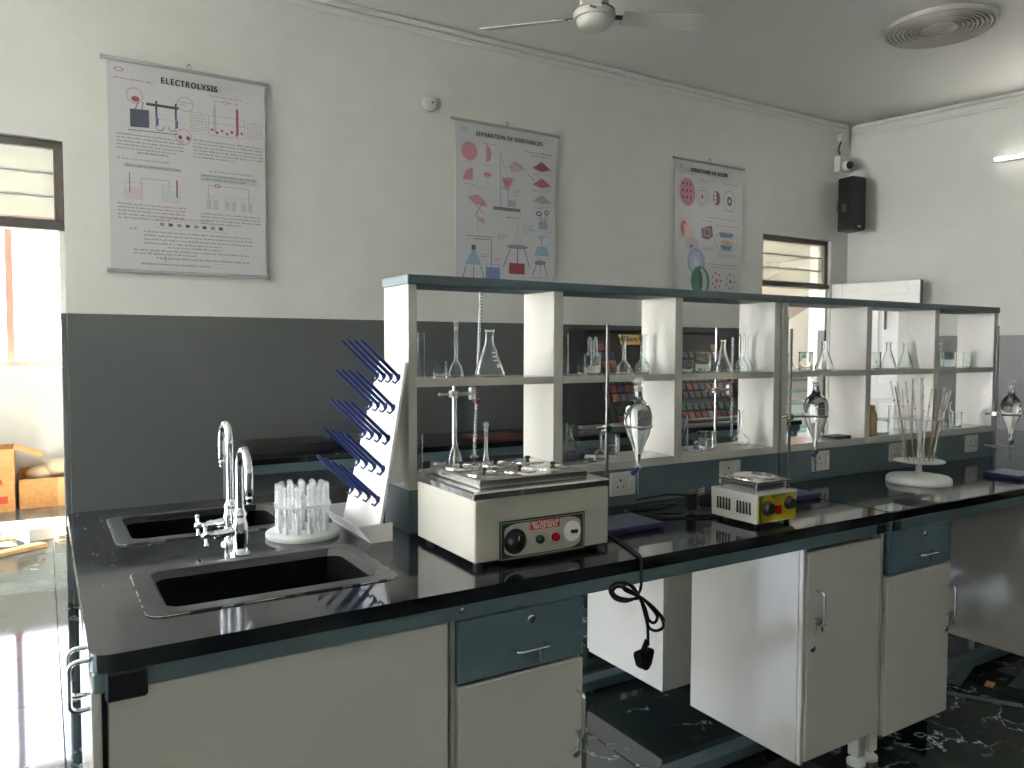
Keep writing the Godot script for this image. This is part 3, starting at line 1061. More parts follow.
	# bent glass tubes standing in the beaker
	for k in 2:
		var g := thing("glass_bend", "bent glass tube standing in the beaker on the second upper shelf", "glass tube", Vector3(1.515 + .024 * k, up + .006, -.62), .5 + k * .8, "glass bends in the beaker")
		var q := MB.new()
		var pts := []
		for i in 9:
			var a := PI * i / 8
			pts.append(Vector3(.011 * cos(a), .105 + .012 * sin(a), 0))
		pts.push_front(Vector3(.014, .0, 0))
		pts.append(Vector3(-.014, .055, 0))
		q.tube(pts, .0035, 8, false)
		part("tubing", q, M.glass_white, g)
	# blue tray with shallow liquid colour, black flat tray
	var tr := thing("blue_tray", "shallow royal blue tray under the conical flask on the lower shelf", "tray", Vector3(1.46, lo, -.645))
	var tb := MB.new()
	tb.box(Vector3(-.055, 0, -.045), Vector3(.055, .0012, .045))
	tb.box(Vector3(-.055, 0, -.045), Vector3(-.052, .022, .045))
	tb.box(Vector3(.052, 0, -.045), Vector3(.055, .022, .045))
	tb.box(Vector3(-.052, 0, -.045), Vector3(.052, .022, -.042))
	tb.box(Vector3(-.052, 0, .042), Vector3(.052, .022, .045))
	part("tray_body", tb, M.base_blue, tr)
	tag(part("black_tray", boxm(Vector3(2.73, lo, -.62), Vector3(2.84, lo + .01, -.55), .003), M.black, self), "flat black tray on the fourth lower shelf", "tray")


func retort_stand(label: String, at: Vector3, rod: float, base := Vector2(.1, .16), rod_off := Vector3.ZERO, turn := 0.0) -> Node3D:
	var t := thing("retort_stand", label, "retort stand", at, turn)
	var b := MB.new()
	b.box(Vector3(-base.x / 2, 0.003, -base.y / 2), Vector3(base.x / 2, .018, base.y / 2), .003)
	part("base", b, M.base_blue, t, "blue rectangular base plate")
	for k in [[-1, -1], [1, -1], [1, 1], [-1, 1]]:
		part("pad", boxm(Vector3(k[0] * (base.x / 2 - .012) - .006, 0, k[1] * (base.y / 2 - .012) - .006), Vector3(k[0] * (base.x / 2 - .012) + .006, .0035, k[1] * (base.y / 2 - .012) + .006)), M.rubber, t)
	var r := MB.new()
	r.tube([rod_off + Vector3(0, .016, 0), rod_off + Vector3(0, rod, 0)], .0052, 14)
	part("rod", r, M.rod_steel, t)
	return t


func ring_clamp(t: Node3D, off: Vector3, y: float, reach: float, ring: float, dir := Vector3(1, 0, 0)):
	var d := dir.normalized()
	var b := MB.new()
	b.t = Transform3D(Basis.IDENTITY, off + Vector3(0, y, 0))
	b.box(Vector3(-.011, -.010, -.011), Vector3(.011, .010, .011), .003)
	b.tube([d * -.03, d * -.008], .004, 8)
	b.ball(d * -.032, .006)
	part("boss", b, M.steel, t, "metal boss head")
	var r := MB.new()
	r.t = b.t
	r.tube([d * .008, d * (reach - ring)], .0035, 8)
	var pts := []
	for i in 25:
		var a := TAU * i / 24
		pts.append(d * reach + Vector3(cos(a), 0, sin(a)) * ring)
	r.tube(pts, .0032, 8, false)
	part("ring", r, M.steel, t)


func separating_funnel(label: String, at: Vector3, s := 1.0, tail := 1.0):
	# origin at the ring that carries it
	var t := thing("separating_funnel", label, "funnel", at, 0, "")
	var b := MB.new()
	b.lathe([Vector2(.0055, -.105), Vector2(.006, -.09), Vector2(.012, -.065), Vector2(.03, -.022), Vector2(.037, .01), Vector2(.037, .03), Vector2(.03, .052), Vector2(.014, .07), Vector2(.0105, .08), Vector2(.0105, .1), Vector2(.014, .104)], 26)
	var g := part("bulb", b, M.glass, t)
	g.scale = Vector3.ONE * s
	var st := MB.new()
	st.lathe([Vector2(0, .09), Vector2(.0095, .09), Vector2(.012, .106), Vector2(.009, .109), Vector2(.017, .116), Vector2(.017, .120), Vector2(.010, .128), Vector2(0, .129)], 16)
	part("stopper", st, M.glass_white, t).scale = Vector3.ONE * s
	var k := MB.new()
	k.tube([Vector3(-.016, -.112, .012), Vector3(.016, -.112, -.012)], .0075, 12)
	part("stopcock_barrel", k, M.glass_white, t).scale = Vector3.ONE * s
	var h := MB.new()
	h.t = Transform3D(Basis(Vector3.BACK, .6), Vector3(-.026, -.116, .018))
	h.box(Vector3(-.011, -.006, -.006), Vector3(.011, .006, .006), .003)
	h.box(Vector3(.006, -.003, -.003), Vector3(.016, .003, .003))
	part("stopcock_key", h, M.tap_blue, t, "blue plastic stopcock key").scale = Vector3.ONE * s
	var q := MB.new()
	q.tube([Vector3(0, -.112, 0), Vector3(.001, -.112 - .085 * tail, 0)], .0042, 10, false)
	part("stem", q, M.glass, t).scale = Vector3.ONE * s


func burette_stand(label: String, label2: String, x: float, z: float, lean: float, rod_top: float, y_clamp: float, bur_top: float, bur_low: float, dx: float):
	var t := thing("burette_stand", label, "retort stand", Vector3(x, TOP, z))
	part("base", boxm(Vector3(-.06, 0, -.09), Vector3(.06, .016, .09), .003), M.base_blue, t)
	var r := MB.new()
	r.tube([Vector3(0, .014, 0), Vector3(0, rod_top - TOP, 0)], .005, 12)
	part("rod", r, M.steel, t)
	var c := MB.new()
	c.t = Transform3D(Basis.IDENTITY, Vector3(0, y_clamp - TOP, 0))
	c.tube([Vector3(-.05, 0, 0), Vector3(-.012, 0, 0)], .0035, 8)
	c.ball(Vector3(-.052, 0, 0), .006)
	c.box(Vector3(-.014, -.012, -.012), Vector3(.014, .012, .012), .003)
	c.box(Vector3(.012, -.006, -.006), Vector3(dx - .02, .006, .006), .002)
	c.box(Vector3(dx - .024, -.022, -.012), Vector3(dx - .004, .022, .012), .004)
	part("clamp", c, M.alu, t)
	var j := MB.new()
	j.t = c.t
	for s in [-1.0, 1.0]:
		j.box(Vector3(dx - .008, s * .026 - .007, -.014), Vector3(dx + .016, s * .026 + .007, .014), .003)
	part("jaws", j, M.clamp_red, t, "dark red clamp jaws")
	var b := thing("burette", label2, "burette", Vector3(x + dx + .004, y_clamp, z), 0, "burettes behind the rack")
	b.rotation.z = lean
	var g := MB.new()
	g.lathe([Vector2(.0015, bur_low - y_clamp), Vector2(.0025, bur_low - y_clamp + .03), Vector2(.0055, bur_low - y_clamp + .045), Vector2(.0055, bur_top - y_clamp)], 14)
	part("barrel", g, M.glass_white, b)
	var m := MB.new()
	var y := bur_low - y_clamp + .06
	while y < bur_top - y_clamp - .02:
		m.box(Vector3(-.0035, y, .0048), Vector3(.0035, y + .0035, .0062))
		y += .011
	part("graduations", m, M.ink_black, b, "dark printed graduation marks")
	var k := MB.new()
	k.tube([Vector3(-.014, bur_low - y_clamp + .034, 0), Vector3(.014, bur_low - y_clamp + .034, 0)], .005, 10)
	part("stopcock", k, M.glass_white, b)


func build_stands():
	var s1 := retort_stand("blue-based retort stand holding a separating funnel beside the water bath", Vector3(1.375, TOP, -.285), .592, Vector2(.21, .15), Vector3(-.015, 0, -.045))
	ring_clamp(s1, Vector3(-.015, 0, -.045), .288, .115, .042, Vector3(1, 0, .05))
	separating_funnel("clear separating funnel on the stand beside the water bath", Vector3(1.475, TOP + .288, -.325), 1.15, .8)
	var s2 := retort_stand("blue-based retort stand behind the small hot plate", Vector3(2.19, TOP, -.33), .592, Vector2(.15, .13), Vector3(-.02, 0, -.0), 0)
	ring_clamp(s2, Vector3(-.02, 0, 0), .285, .125, .042, Vector3(1, 0, .1))
	separating_funnel("clear separating funnel on the stand behind the small hot plate", Vector3(2.295, TOP + .285, -.318), 1.15, .7)
	var s3 := retort_stand("blue-based retort stand beyond the pipette stand, glass bulb on it", Vector3(3.33, TOP, -.16), .62, Vector2(.16, .14), Vector3(-.01, 0, -.06), .0)
	ring_clamp(s3, Vector3(-.01, 0, -.06), .255, .055, .036, Vector3(.6, 0, .8))
	separating_funnel("clear separating funnel on the stand beyond the pipette stand", Vector3(3.353, TOP + .262, -.176), 1.05, .9)
	ring_clamp(s3, Vector3(-.01, 0, -.06), .12, .045, .02, Vector3(.6, 0, .8))
	burette_stand("retort stand behind the rack, reaching towards a burette behind the water bath", "burette clamped upright behind the rack above the water bath", 1.125, -.86, -.045, 1.245, 1.217, 1.58, .965, .085)
	burette_stand("retort stand standing behind the rack's third bay", "burette clamped behind the rack before the dark chart", 2.36, -.86, .0, 1.46, 1.198, 1.42, .97, .095)


# ---------------------------------------------------------------- apparatus
func build_tube_rack():
	var c := Vector3(.553, TOP, -.665)
	var t := thing("test_tube_rack", "round clear acrylic rack full of upturned test tubes", "tube rack", c)
	var b := MB.new()
	b.lathe([Vector2(0, .0), Vector2(.098, .0), Vector2(.1, .003), Vector2(.1, .012), Vector2(.097, .015), Vector2(0, .015)], 40)
	part("base_disc", b, M.frosted, t)
	b = MB.new()
	b.lathe([Vector2(.012, .088), Vector2(.078, .088), Vector2(.078, .093), Vector2(.012, .093)], 36)
	part("upper_disc", b, M.acrylic, t)
	b = MB.new()
	b.tube([Vector3(0, .015, 0), Vector3(0, .105, 0)], .007, 12)
	b.ball(Vector3(0, .108, 0), .010)
	part("centre_post", b, M.acrylic, t)
	var pegs := []
	for k in 13:
		var a := TAU * k / 13 + .1
		pegs.append(Vector3(cos(a), 0, sin(a)) * .066)
	for k in 5:
		var a := TAU * k / 5
		pegs.append(Vector3(cos(a), 0, sin(a)) * .034)
	var r := RandomNumberGenerator.new()
	r.seed = 4
	var proto: Node3D = null
	for i in pegs.size():
		var pg := MB.new()
		pg.tube([pegs[i] + Vector3(0, .015, 0), pegs[i] + Vector3(0, .065, 0)], .0035, 8)
		part("peg", pg, M.frosted, t)
		if proto == null:
			proto = thing("test_tube", "clear test tube standing upside down in the round rack", "test tube", c, 0, "upturned test tubes in the round rack")
			var g := MB.new()
			var h := .132
			var prof := [Vector2(.0095, 0), Vector2(.0095, .003), Vector2(.0082, .005), Vector2(.0082, h - .008)]
			for q in range(1, 6):
				var a := PI / 2 * q / 5
				prof.append(Vector2(.0082 * cos(a), h - .008 + .0082 * sin(a)))
			g.lathe(prof, 14)
			part("tube_wall", g, M.glass_white, proto)
			proto.position = c + pegs[0] + Vector3(0, .016, 0)
		else:
			dup(proto, c + pegs[i] + Vector3(0, .016 + (.0 if i < 13 else -.0005), 0))


func build_drying_rack():
	var t := thing("peg_drying_rack", "white plastic drying board with rows of dark blue pegs", "drying rack", Vector3(.72, TOP, -.62))
	var o := -t.position
	var a := Vector3(.7095, .864, -.76) + o       # lower far
	var b := Vector3(.7095, .864, -.48) + o       # lower near
	var c := Vector3(.796, 1.332, -.492) + o      # upper near
	var d := Vector3(.796, 1.332, -.688) + o      # upper far
	var nrm := -(b - a).cross(d - a).normalized()
	if nrm.x > 0:
		nrm = -nrm
	var board := MB.new()
	var th := nrm * .007
	board.quad(a + th, b + th, c + th, d + th, nrm)
	board.quad(a, b, c, d, -nrm)
	board.quad(a, b, b + th, a + th, Vector3.DOWN)
	board.quad(b, c, c + th, b + th, Vector3.BACK)
	board.quad(c, d, d + th, c + th, Vector3.UP)
	board.quad(d, a, a + th, d + th, Vector3.FORWARD)
	var bd := part("board", board, M.plastic_board, t)
	for r in 5:
		for k in 4:
			var v := .91 - r * .178
			var left := a.lerp(d, v)
			var right := b.lerp(c, v)
			var root := left.lerp(right, .10 + k * .255) + th
			var dir := Vector3(-.098, .096, -.004).normalized()
			var p := MB.new()
			p.tube([root, root + dir * .012, root + dir * .142, root + dir * .15], [.0062, .0052, .0048, .0015], 10)
			p.t = Transform3D(Basis(Quaternion(Vector3.UP, nrm)), root)
			p.lathe([Vector2(.0095, 0), Vector2(.0095, .004), Vector2(.006, .007)], 10)
			p.t = Transform3D.IDENTITY
			p.tube([root + Vector3(0, -.004, 0), root + Vector3(-.012, -.016, 0), root + Vector3(-.02, -.010, 0)], .003, 6)
			part("peg", p, M.peg_blue, bd)
	# drip tray at its foot
	var tr := MB.new()
	var x0 := .662
	var x1 := .742
	var zf := -.476
	var zb := -.80
	tr.t = Transform3D(Basis.IDENTITY, o)
	tr.box(Vector3(x0 + .02, TOP + .001, zb), Vector3(x1, TOP + .006, zf))
	tr.quad(Vector3(x0 + .02, TOP + .004, zf), Vector3(x0 + .02, TOP + .004, zb), Vector3(x0 - .02, TOP + .05, zb), Vector3(x0 - .02, TOP + .05, zf), Vector3(-.7, -.7, 0))
	tr.quad(Vector3(x0 + .024, TOP + .004, zf), Vector3(x0 + .024, TOP + .004, zb), Vector3(x0 - .016, TOP + .05, zb), Vector3(x0 - .016, TOP + .05, zf), Vector3(.7, .7, 0))
	tr.quad(Vector3(x0 - .02, TOP + .05, zf), Vector3(x0 - .02, TOP + .05, zb), Vector3(x0 - .016, TOP + .05, zb), Vector3(x0 - .016, TOP + .05, zf), Vector3.UP)
	for z in [zf, zb]:
		var poly := PackedVector2Array([Vector2(x0 + .02, 0.001), Vector2(x1, .001), Vector2(x1, .05), Vector2(x0 - .02, .05)])
		var keep := tr.t
		tr.t = Transform3D(Basis(Vector3.RIGHT, -PI / 2), o + Vector3(0, TOP, z))
		tr.prism(PackedVector2Array([Vector2(poly[0].x, poly[0].y), Vector2(poly[1].x, poly[1].y), Vector2(poly[2].x, poly[2].y), Vector2(poly[3].x, poly[3].y)]), -.002, .002)
		tr.t = keep
	part("drip_tray", tr, M.plastic_board, t)


func build_bath():
	var x0 := .80
	var x1 := 1.197
	var zf := -.117
	var zb := -.44
	var y0 := TOP + .014
	var t := thing("water_bath", "grey box water bath with steel lid and green control panel", "water bath", Vector3(x0, TOP, zf))
	var o := -t.position
	var b := MB.new()
	b.box(Vector3(x0, y0, zb) + o, Vector3(x1, 1.018, zf) + o, .003)
	part("housing", b, M.bath_body, t)
	for k in [[x0 + .03, zf - .03], [x1 - .03, zf - .03], [x0 + .03, zb + .03], [x1 - .03, zb + .03]]:
		var f := MB.new()
		f.lathe([Vector2(.016, 0), Vector2(.018, .015)], 12, Vector3(k[0], TOP, k[1]) + o)
		part("foot", f, M.rubber, t)
	part("steel_rim", boxm(Vector3(x0 - .003, 1.012, zb - .003) + o, Vector3(x1 + .003, 1.034, zf + .003) + o, .004), M.steel_bright, t, "dented bright steel rim")
	var lid := part("lid", boxm(Vector3(x0 + .03, 1.034, zb + .015) + o, Vector3(x1 - .045, 1.056, zf - .03) + o, .003), M.steel, t, "brushed steel lid with ring covers")
	for i in 3:
		for j in 2:
			var c := Vector3(x0 + .088 + i * .105, 1.056, zb + .085 + j * .125) + o
			for q in 3:
				var rg := MB.new()
				var ro := .046 - q * .013
				rg.lathe([Vector2(ro, 0), Vector2(ro, .0022 - q * .0004), Vector2(ro - .003, .003 - q * .0004), Vector2(ro - .0115, .003 - q * .0004), Vector2(ro - .0125, .0005)], 28, c)
				part("ring_cover", rg, M.steel_bright, lid)
			var kb := MB.new()
			kb.lathe([Vector2(.005, 0), Vector2(.0045, .004), Vector2(.0075, .006), Vector2(.0075, .012), Vector2(.005, .0135), Vector2(0, .0135)], 12, c + Vector3(0, .002, 0))
			part("knob", kb, M.black, lid, "black lid knob")
	# control panel
	var p0 := Vector3(.866, .860, zf) + o
	var p1 := Vector3(1.119, .957, zf) + o
	var w := p1.x - p0.x
	var h := p1.y - p0.y
	var pn := part("control_panel", boxm(p0, p1 + Vector3(0, 0, .0015)), M.label_green, t, "green control panel with cream oval")
	part("border_line", panel_ring(p0, w, h), M.label_cream, pn)
	var ov := MB.new()
	ov.t = Transform3D(Basis(Vector3.RIGHT, PI / 2), p0 + Vector3(w / 2, h / 2, .0016))
	var pl := PackedVector2Array()
	for i in 40:
		var a := TAU * i / 40
		pl.append(Vector2(clampf(cos(a) * .135, -.113, .113), clampf(sin(a) * .052, -.04, .04)))
	ov.prism(pl, 0, .0006)
	part("oval_field", ov, M.label_cream, pn)
	part("name_plate", boxm(p0 + Vector3(w * .345, h * .69, .0022), p0 + Vector3(w * .69, h * .92, .0028)), M.label_red, pn, "red name plate with white lettering")
	text("lettering", "RECTANGULAR", .0125, M.ink_white, pn, p0 + Vector3(w * .5175, h * .855, .0032), Vector3.ZERO, .98)
	text("lettering", "WATER BATH", .0125, M.ink_white, pn, p0 + Vector3(w * .5175, h * .755, .0032), Vector3.ZERO, .98)
	var dial := MB.new()
	dial.t = Transform3D(Basis(Vector3.RIGHT, PI / 2), p0 + Vector3(w * .17, h * .47, .002))
	dial.lathe([Vector2(.031, 0), Vector2(.031, .003), Vector2(.022, .006), Vector2(.019, .016), Vector2(.016, .019), Vector2(0, .019)], 30)
	var dk := part("dial", dial, M.black, pn, "large black thermostat dial")
	part("pointer", boxm(p0 + Vector3(w * .17 - .001, h * .47 + .006, .0205), p0 + Vector3(w * .17 + .001, h * .47 + .017, .0215)), M.ink_white, dk)
	for k in 2:
		var lx := w * (.43 + .185 * k)
		part("lamp_plate", boxm(p0 + Vector3(lx - .011, h * .36, .0022), p0 + Vector3(lx + .009, h * .56, .003)), M.plate_body if k == 0 else M.socket, pn)
		var lp := MB.new()
		lp.t = Transform3D(Basis(Vector3.RIGHT, PI / 2), p0 + Vector3(lx + .004, h * .44, .003))
		lp.lathe([Vector2(.0105, 0), Vector2(.0105, .008), Vector2(.008, .012), Vector2(0, .013)], 18)
		part("indicator", lp, M.lens_green if k == 0 else M.lens_red, pn, "green indicator" if k == 0 else "red indicator")
	var wd := MB.new()
	wd.t = Transform3D(Basis(Vector3.RIGHT, PI / 2), p0 + Vector3(w * .84, h * .52, .002))
	wd.lathe([Vector2(.026, 0), Vector2(.026, .003), Vector2(.006, .004), Vector2(.006, .012), Vector2(0, .012)], 30)
	var wk := part("scale_disc", wd, M.ink_white, pn, "white round scale")
	part("pointer_knob", boxm(p0 + Vector3(w * .84 - .009, h * .52 - .0035, .006), p0 + Vector3(w * .84 + .011, h * .52 + .0055, .018), .003), M.black, wk)


func panel_ring(p0: Vector3, w: float, h: float) -> MB:
	var b := MB.new()
	var e := .004
	var t := .0014
	b.box(p0 + Vector3(e, e, .0015), p0 + Vector3(w - e, e + t, .002))
	b.box(p0 + Vector3(e, h - e - t, .0015), p0 + Vector3(w - e, h - e, .002))
	b.box(p0 + Vector3(e, e, .0015), p0 + Vector3(e + t, h - e, .002))
	b.box(p0 + Vector3(w - e - t, e, .0015), p0 + Vector3(w - e, h - e, .002))
	return b


func build_cable():
	# hanging power cable with a coiled bundle and plug
	var t := thing("power_cable", "black power cable tied in loops, plug hanging below the worktop edge", "cable", Vector3(1.2, TOP, 0.0))
	var o := -t.position
	var P := func(x, y, z): return Vector3(x, y, z) + o
	var b := MB.new()
	var z := .010
	var runs := [[[1.275, .855, -.20], [1.250, .855, -.12], [1.224, .8555, -.045], [1.206, .8555, -.004], [1.202, .848, .007], [1.203, .816, .008], [1.201, .779, .009], [1.189, .760, .010]],
		[[1.189, .760], [1.158, .794], [1.121, .805], [1.098, .792], [1.112, .768], [1.149, .754], [1.189, .759]],
		[[1.189, .760], [1.150, .785], [1.118, .797], [1.103, .788], [1.118, .772], [1.152, .760], [1.191, .757]],
		[[1.189, .760], [1.153, .778], [1.144, .788], [1.156, .794], [1.177, .783], [1.193, .758]],
		[[1.189, .760], [1.212, .717], [1.222, .678], [1.247, .662], [1.271, .668], [1.261, .697], [1.226, .734], [1.189, .760]],
		[[1.189, .760], [1.207, .726], [1.217, .698], [1.236, .686], [1.246, .700], [1.226, .726], [1.197, .756]],
		[[1.168, .773], [1.196, .757], [1.236, .727], [1.264, .700], [1.279, .681]],
		[[1.195, .754], [1.209, .714], [1.219, .678], [1.221, .630]]]
	for i in runs.size():
		var pts := []
		for q in runs[i]:
			pts.append(P.call(q[0], q[1], q[2] if q.size() > 2 else z + .005 * (i % 3)))
		b.tube(smooth(pts, 6), .0039, 8)
	part("cord", b, M.rubber, t)
	var pl := MB.new()
	pl.t = Transform3D(Basis(Vector3.UP, .2), P.call(1.2105, .622, .012))
	pl.tube([Vector3(.010, .022, 0), Vector3(0, -.006, 0)], [.0045, .009], 10)
	var poly := PackedVector2Array()
	for q in [[-.026, .004], [.026, .004], [.028, .012], [.018, .040], [.006, .050], [-.006, .050], [-.018, .040], [-.028, .012]]:
		poly.append(Vector2(q[0], q[1]))
	var k2 := pl.t
	pl.t = k2 * Transform3D(Basis(Vector3.RIGHT, PI / 2), Vector3(0, 0, -.011))
	pl.prism(poly, -.0, .022)
	part("plug", pl, M.rubber, t, "black three-pin plug")


func smooth(p: Array, k: int) -> Array:
	var out := []
	var n := p.size()
	for i in n - 1:
		var a: Vector3 = p[maxi(i - 1, 0)]
		var b: Vector3 = p[i]
		var c: Vector3 = p[i + 1]
		var d: Vector3 = p[mini(i + 2, n - 1)]
		for j in k:
			out.append(b.cubic_interpolate(c, a, d, float(j) / k))
	out.append(p[n - 1])
	return out


func build_table_cord():
	var t := thing("coiled_cord", "black cord with three-pin plug lying coiled on the worktop", "cable", Vector3(1.8, TOP, -.36))
	var o := -t.position
	var b := MB.new()
	var y := TOP + .005
	b.tube(smooth([Vector3(1.80, y + .02, -.25) + o, Vector3(1.86, y, -.30) + o, Vector3(1.90, y + .012, -.40) + o, Vector3(1.80, y + .004, -.46) + o, Vector3(1.66, y, -.43) + o, Vector3(1.53, y, -.44) + o, Vector3(1.50, y + .004, -.36) + o, Vector3(1.60, y, -.29) + o, Vector3(1.70, y + .008, -.30) + o, Vector3(1.735, y + .01, -.33) + o], 8), .004, 8)
	b.tube(smooth([Vector3(1.735, y + .01, -.33) + o, Vector3(1.66, y + .012, -.40) + o, Vector3(1.54, y + .016, -.41) + o, Vector3(1.60, y + .02, -.47) + o, Vector3(1.72, y + .03, -.45) + o, Vector3(1.74, y + .035, -.39) + o], 8), .004, 8)
	b.tube(smooth([Vector3(1.68, y + .004, -.28) + o, Vector3(1.76, y + .003, -.29) + o, Vector3(1.82, y + .003, -.275) + o, Vector3(1.78, y + .003, -.255) + o, Vector3(1.70, y + .003, -.252) + o, Vector3(1.66, y + .004, -.268) + o, Vector3(1.68, y + .004, -.28) + o], 8), .004, 8)
	part("cord", b, M.rubber, t)
	var p := MB.new()
	p.t = Transform3D(Basis(Vector3.UP, .5) * Basis(Vector3.BACK, .15), Vector3(1.715, TOP + .040, -.335) + o)
	p.box(Vector3(-.022, -.034, -.017), Vector3(.022, .03, .017), .007)
	part("plug", p, M.rubber, t, "black plug body")
	for k in 3:
		var q := MB.new()
		q.t = p.t
		q.tube([Vector3(.002 + .0, .012 + k * .009, .016), Vector3(.016, .018 + k * .009, .034)], .0024, 8)
		part("pin", q, M.chrome, t)


func build_hotplate():
	var t := thing("hot_plate", "small grey hot plate with yellow and green control panel", "hot plate", Vector3(1.787, TOP, -.150), 0.0)
	var hx := .088
	var hz := .09
	var h := .098
	var b := MB.new()
	# wedge-sided housing: the front leans back a little
	var f0 := Vector3(-hx + .004, .012, hz - .006)
	var f1 := Vector3(hx - .012, .012, hz - .006)
	var f2 := Vector3(hx, h, hz)
	var f3 := Vector3(-hx, h, hz)
	var b0 := Vector3(-hx + .004, .012, -hz)
	var b1 := Vector3(hx - .012, .012, -hz)
	var b2 := Vector3(hx, h, -hz)
	var b3 := Vector3(-hx, h, -hz)
	b.quad(f0, f1, f2, f3, Vector3.BACK)
	b.quad(b0, b1, b2, b3, Vector3.FORWARD)
	b.quad(f3, f2, b2, b3, Vector3.UP)
	b.quad(f0, f1, b1, b0, Vector3.DOWN)
	b.quad(f0, f3, b3, b0, Vector3(-1, -.05, 0).normalized())
	b.quad(f1, f2, b2, b1, Vector3(1, -.14, 0).normalized())
	part("housing", b, M.plate_body, t)
	for k in [[-1, -1], [1, -1], [1, 1], [-1, 1]]:
		var f := MB.new()
		f.lathe([Vector2(.008, 0), Vector2(.009, .013)], 10, Vector3(k[0] * (hx - .022), 0, k[1] * (hz - .02)))
		part("foot", f, M.rubber, t)
	for g in 2:
		for k in 5:
			var z := -.066 + g * .078 + k * .0118
			part("vent_slot", boxm(Vector3(-hx - .0008, .036, z), Vector3(-hx + .005, .072, z + .005)), M.black, t)
	var zf := hz + .0004
	var pn := part("control_panel", boxm(Vector3(-hx + .006, .016, zf - .004), Vector3(hx - .010, h - .004, zf + .0012)), M.label_yellow, t, "yellow control panel with green corners")
	var gr := MB.new()
	gr.t = Transform3D(Basis(Vector3.RIGHT, -PI / 2), Vector3(0, 0, zf + .0012))
	gr.prism(PackedVector2Array([Vector2(-.036, h - .004), Vector2(.034, h - .004), Vector2(.026, h - .018), Vector2(.006, h - .034), Vector2(-.012, h - .034), Vector2(-.024, h - .014)]), 0, .0006)
	gr.prism(PackedVector2Array([Vector2(-hx + .006, .016), Vector2(-hx + .022, .016), Vector2(-hx + .014, .042), Vector2(-hx + .016, h - .014), Vector2(-hx + .03, h - .004), Vector2(-hx + .006, h - .004)]), 0, .0006)
	part("green_print", gr, M.label_green, pn)
	for k in [[-.048, .058, .023], [.045, .065, .020]]:
		var kb := MB.new()
		kb.t = Transform3D(Basis(Vector3.RIGHT, PI / 2), Vector3(k[0], k[1], zf + .0015))
		kb.lathe([Vector2(k[2], 0), Vector2(k[2], .006), Vector2(k[2] * .8, .009), Vector2(k[2] * .72, .018), Vector2(0, .019)], 22)
		part("knob", kb, M.black, pn)
	part("rocker_switch", boxm(Vector3(-.012, .036, zf), Vector3(.010, .062, zf + .008), .002), M.lens_red, pn, "red rocker switch")
	# heating plate carried on short posts
	var pl := MB.new()
	pl.box(Vector3(-.074, h + .026, -.076), Vector3(.074, h + .034, .076), .002)
	var p := part("heating_plate", pl, M.steel_bright, t, "bright metal heating plate")
	var rg := MB.new()
	rg.lathe([Vector2(.07, 0), Vector2(.07, .004), Vector2(.066, .006), Vector2(.058, .006), Vector2(.05, .001), Vector2(0, .001)], 30, Vector3(0, h + .034, 0))
	part("dished_ring", rg, M.steel_bright, p)
	for k in [[-1, -1], [1, -1], [1, 1], [-1, 1]]:
		var f := MB.new()
		f.tube([Vector3(k[0] * .064, h, k[1] * .066), Vector3(k[0] * .064, h + .026, k[1] * .066)], .005, 10)
		part("post", f, M.chrome, t)
	var sk := MB.new()
	sk.box(Vector3(-.066, h + .014, -.062), Vector3(-.06, h + .026, .062))
	sk.box(Vector3(.06, h + .006, -.062), Vector3(.066, h + .026, .062))
	sk.box(Vector3(-.055, h + .004, .060), Vector3(.055, h + .026, .064))
	part("skirt", sk, M.steel, t)


func build_pipettes():
	var c := Vector3(2.87, TOP, -.275)
	var t := thing("pipette_stand", "white round pipette stand with two perforated discs", "pipette stand", c)
	var b := MB.new()
	b.lathe([Vector2(0, 0), Vector2(.116, 0), Vector2(.118, .004), Vector2(.116, .02), Vector2(.108, .027), Vector2(.03, .033), Vector2(0, .033)], 40)
	part("base", b, M.plastic_white, t)
	b = MB.new()
	b.lathe([Vector2(.018, .033), Vector2(.012, .045), Vector2(.010, .075), Vector2(.007, .08), Vector2(.007, .40), Vector2(.01, .41), Vector2(0, .415)], 16)
	part("post", b, M.plastic_white, t)
	for q in [[.082, .092, 1], [.250, .098, 0]]:
		var dsc := MB.new()
		var r: float = q[1]
		dsc.lathe([Vector2(.008, q[0]), Vector2(r, q[0]), Vector2(r, q[0] + .005), Vector2(.008, q[0] + .005)], 36)
		part("disc", dsc, M.frosted if q[2] == 1 else M.acrylic, t)
	var rr := RandomNumberGenerator.new()
	rr.seed = 12
	for k in 15:
		var a := TAU * k / 15 + rr.randf() * .2
		var lean := .035 + rr.randf() * .03
		var foot := c + Vector3(cos(a) * .05, .087, sin(a) * .05)
		var top := c + Vector3(cos(a + .3) * (.05 + lean), .355 + rr.randf() * .05, sin(a + .3) * (.05 + lean))
		var p := thing("pipette", "slim glass pipette standing in the white round stand", "pipette", foot, 0, "pipettes in the round stand")
		var g := MB.new()
		var e := top - foot
		g.tube([Vector3.ZERO, e * .16, e * .8, e], [.0014, .0034, .0036, .0036], 8)
		part("barrel", g, M.pipette if k % 4 else M.pipette_amber, p)
		var ring := MB.new()
		ring.tube([e * .74, e * .755], .0041, 8)
		part("band", ring, M.clamp_red, p)


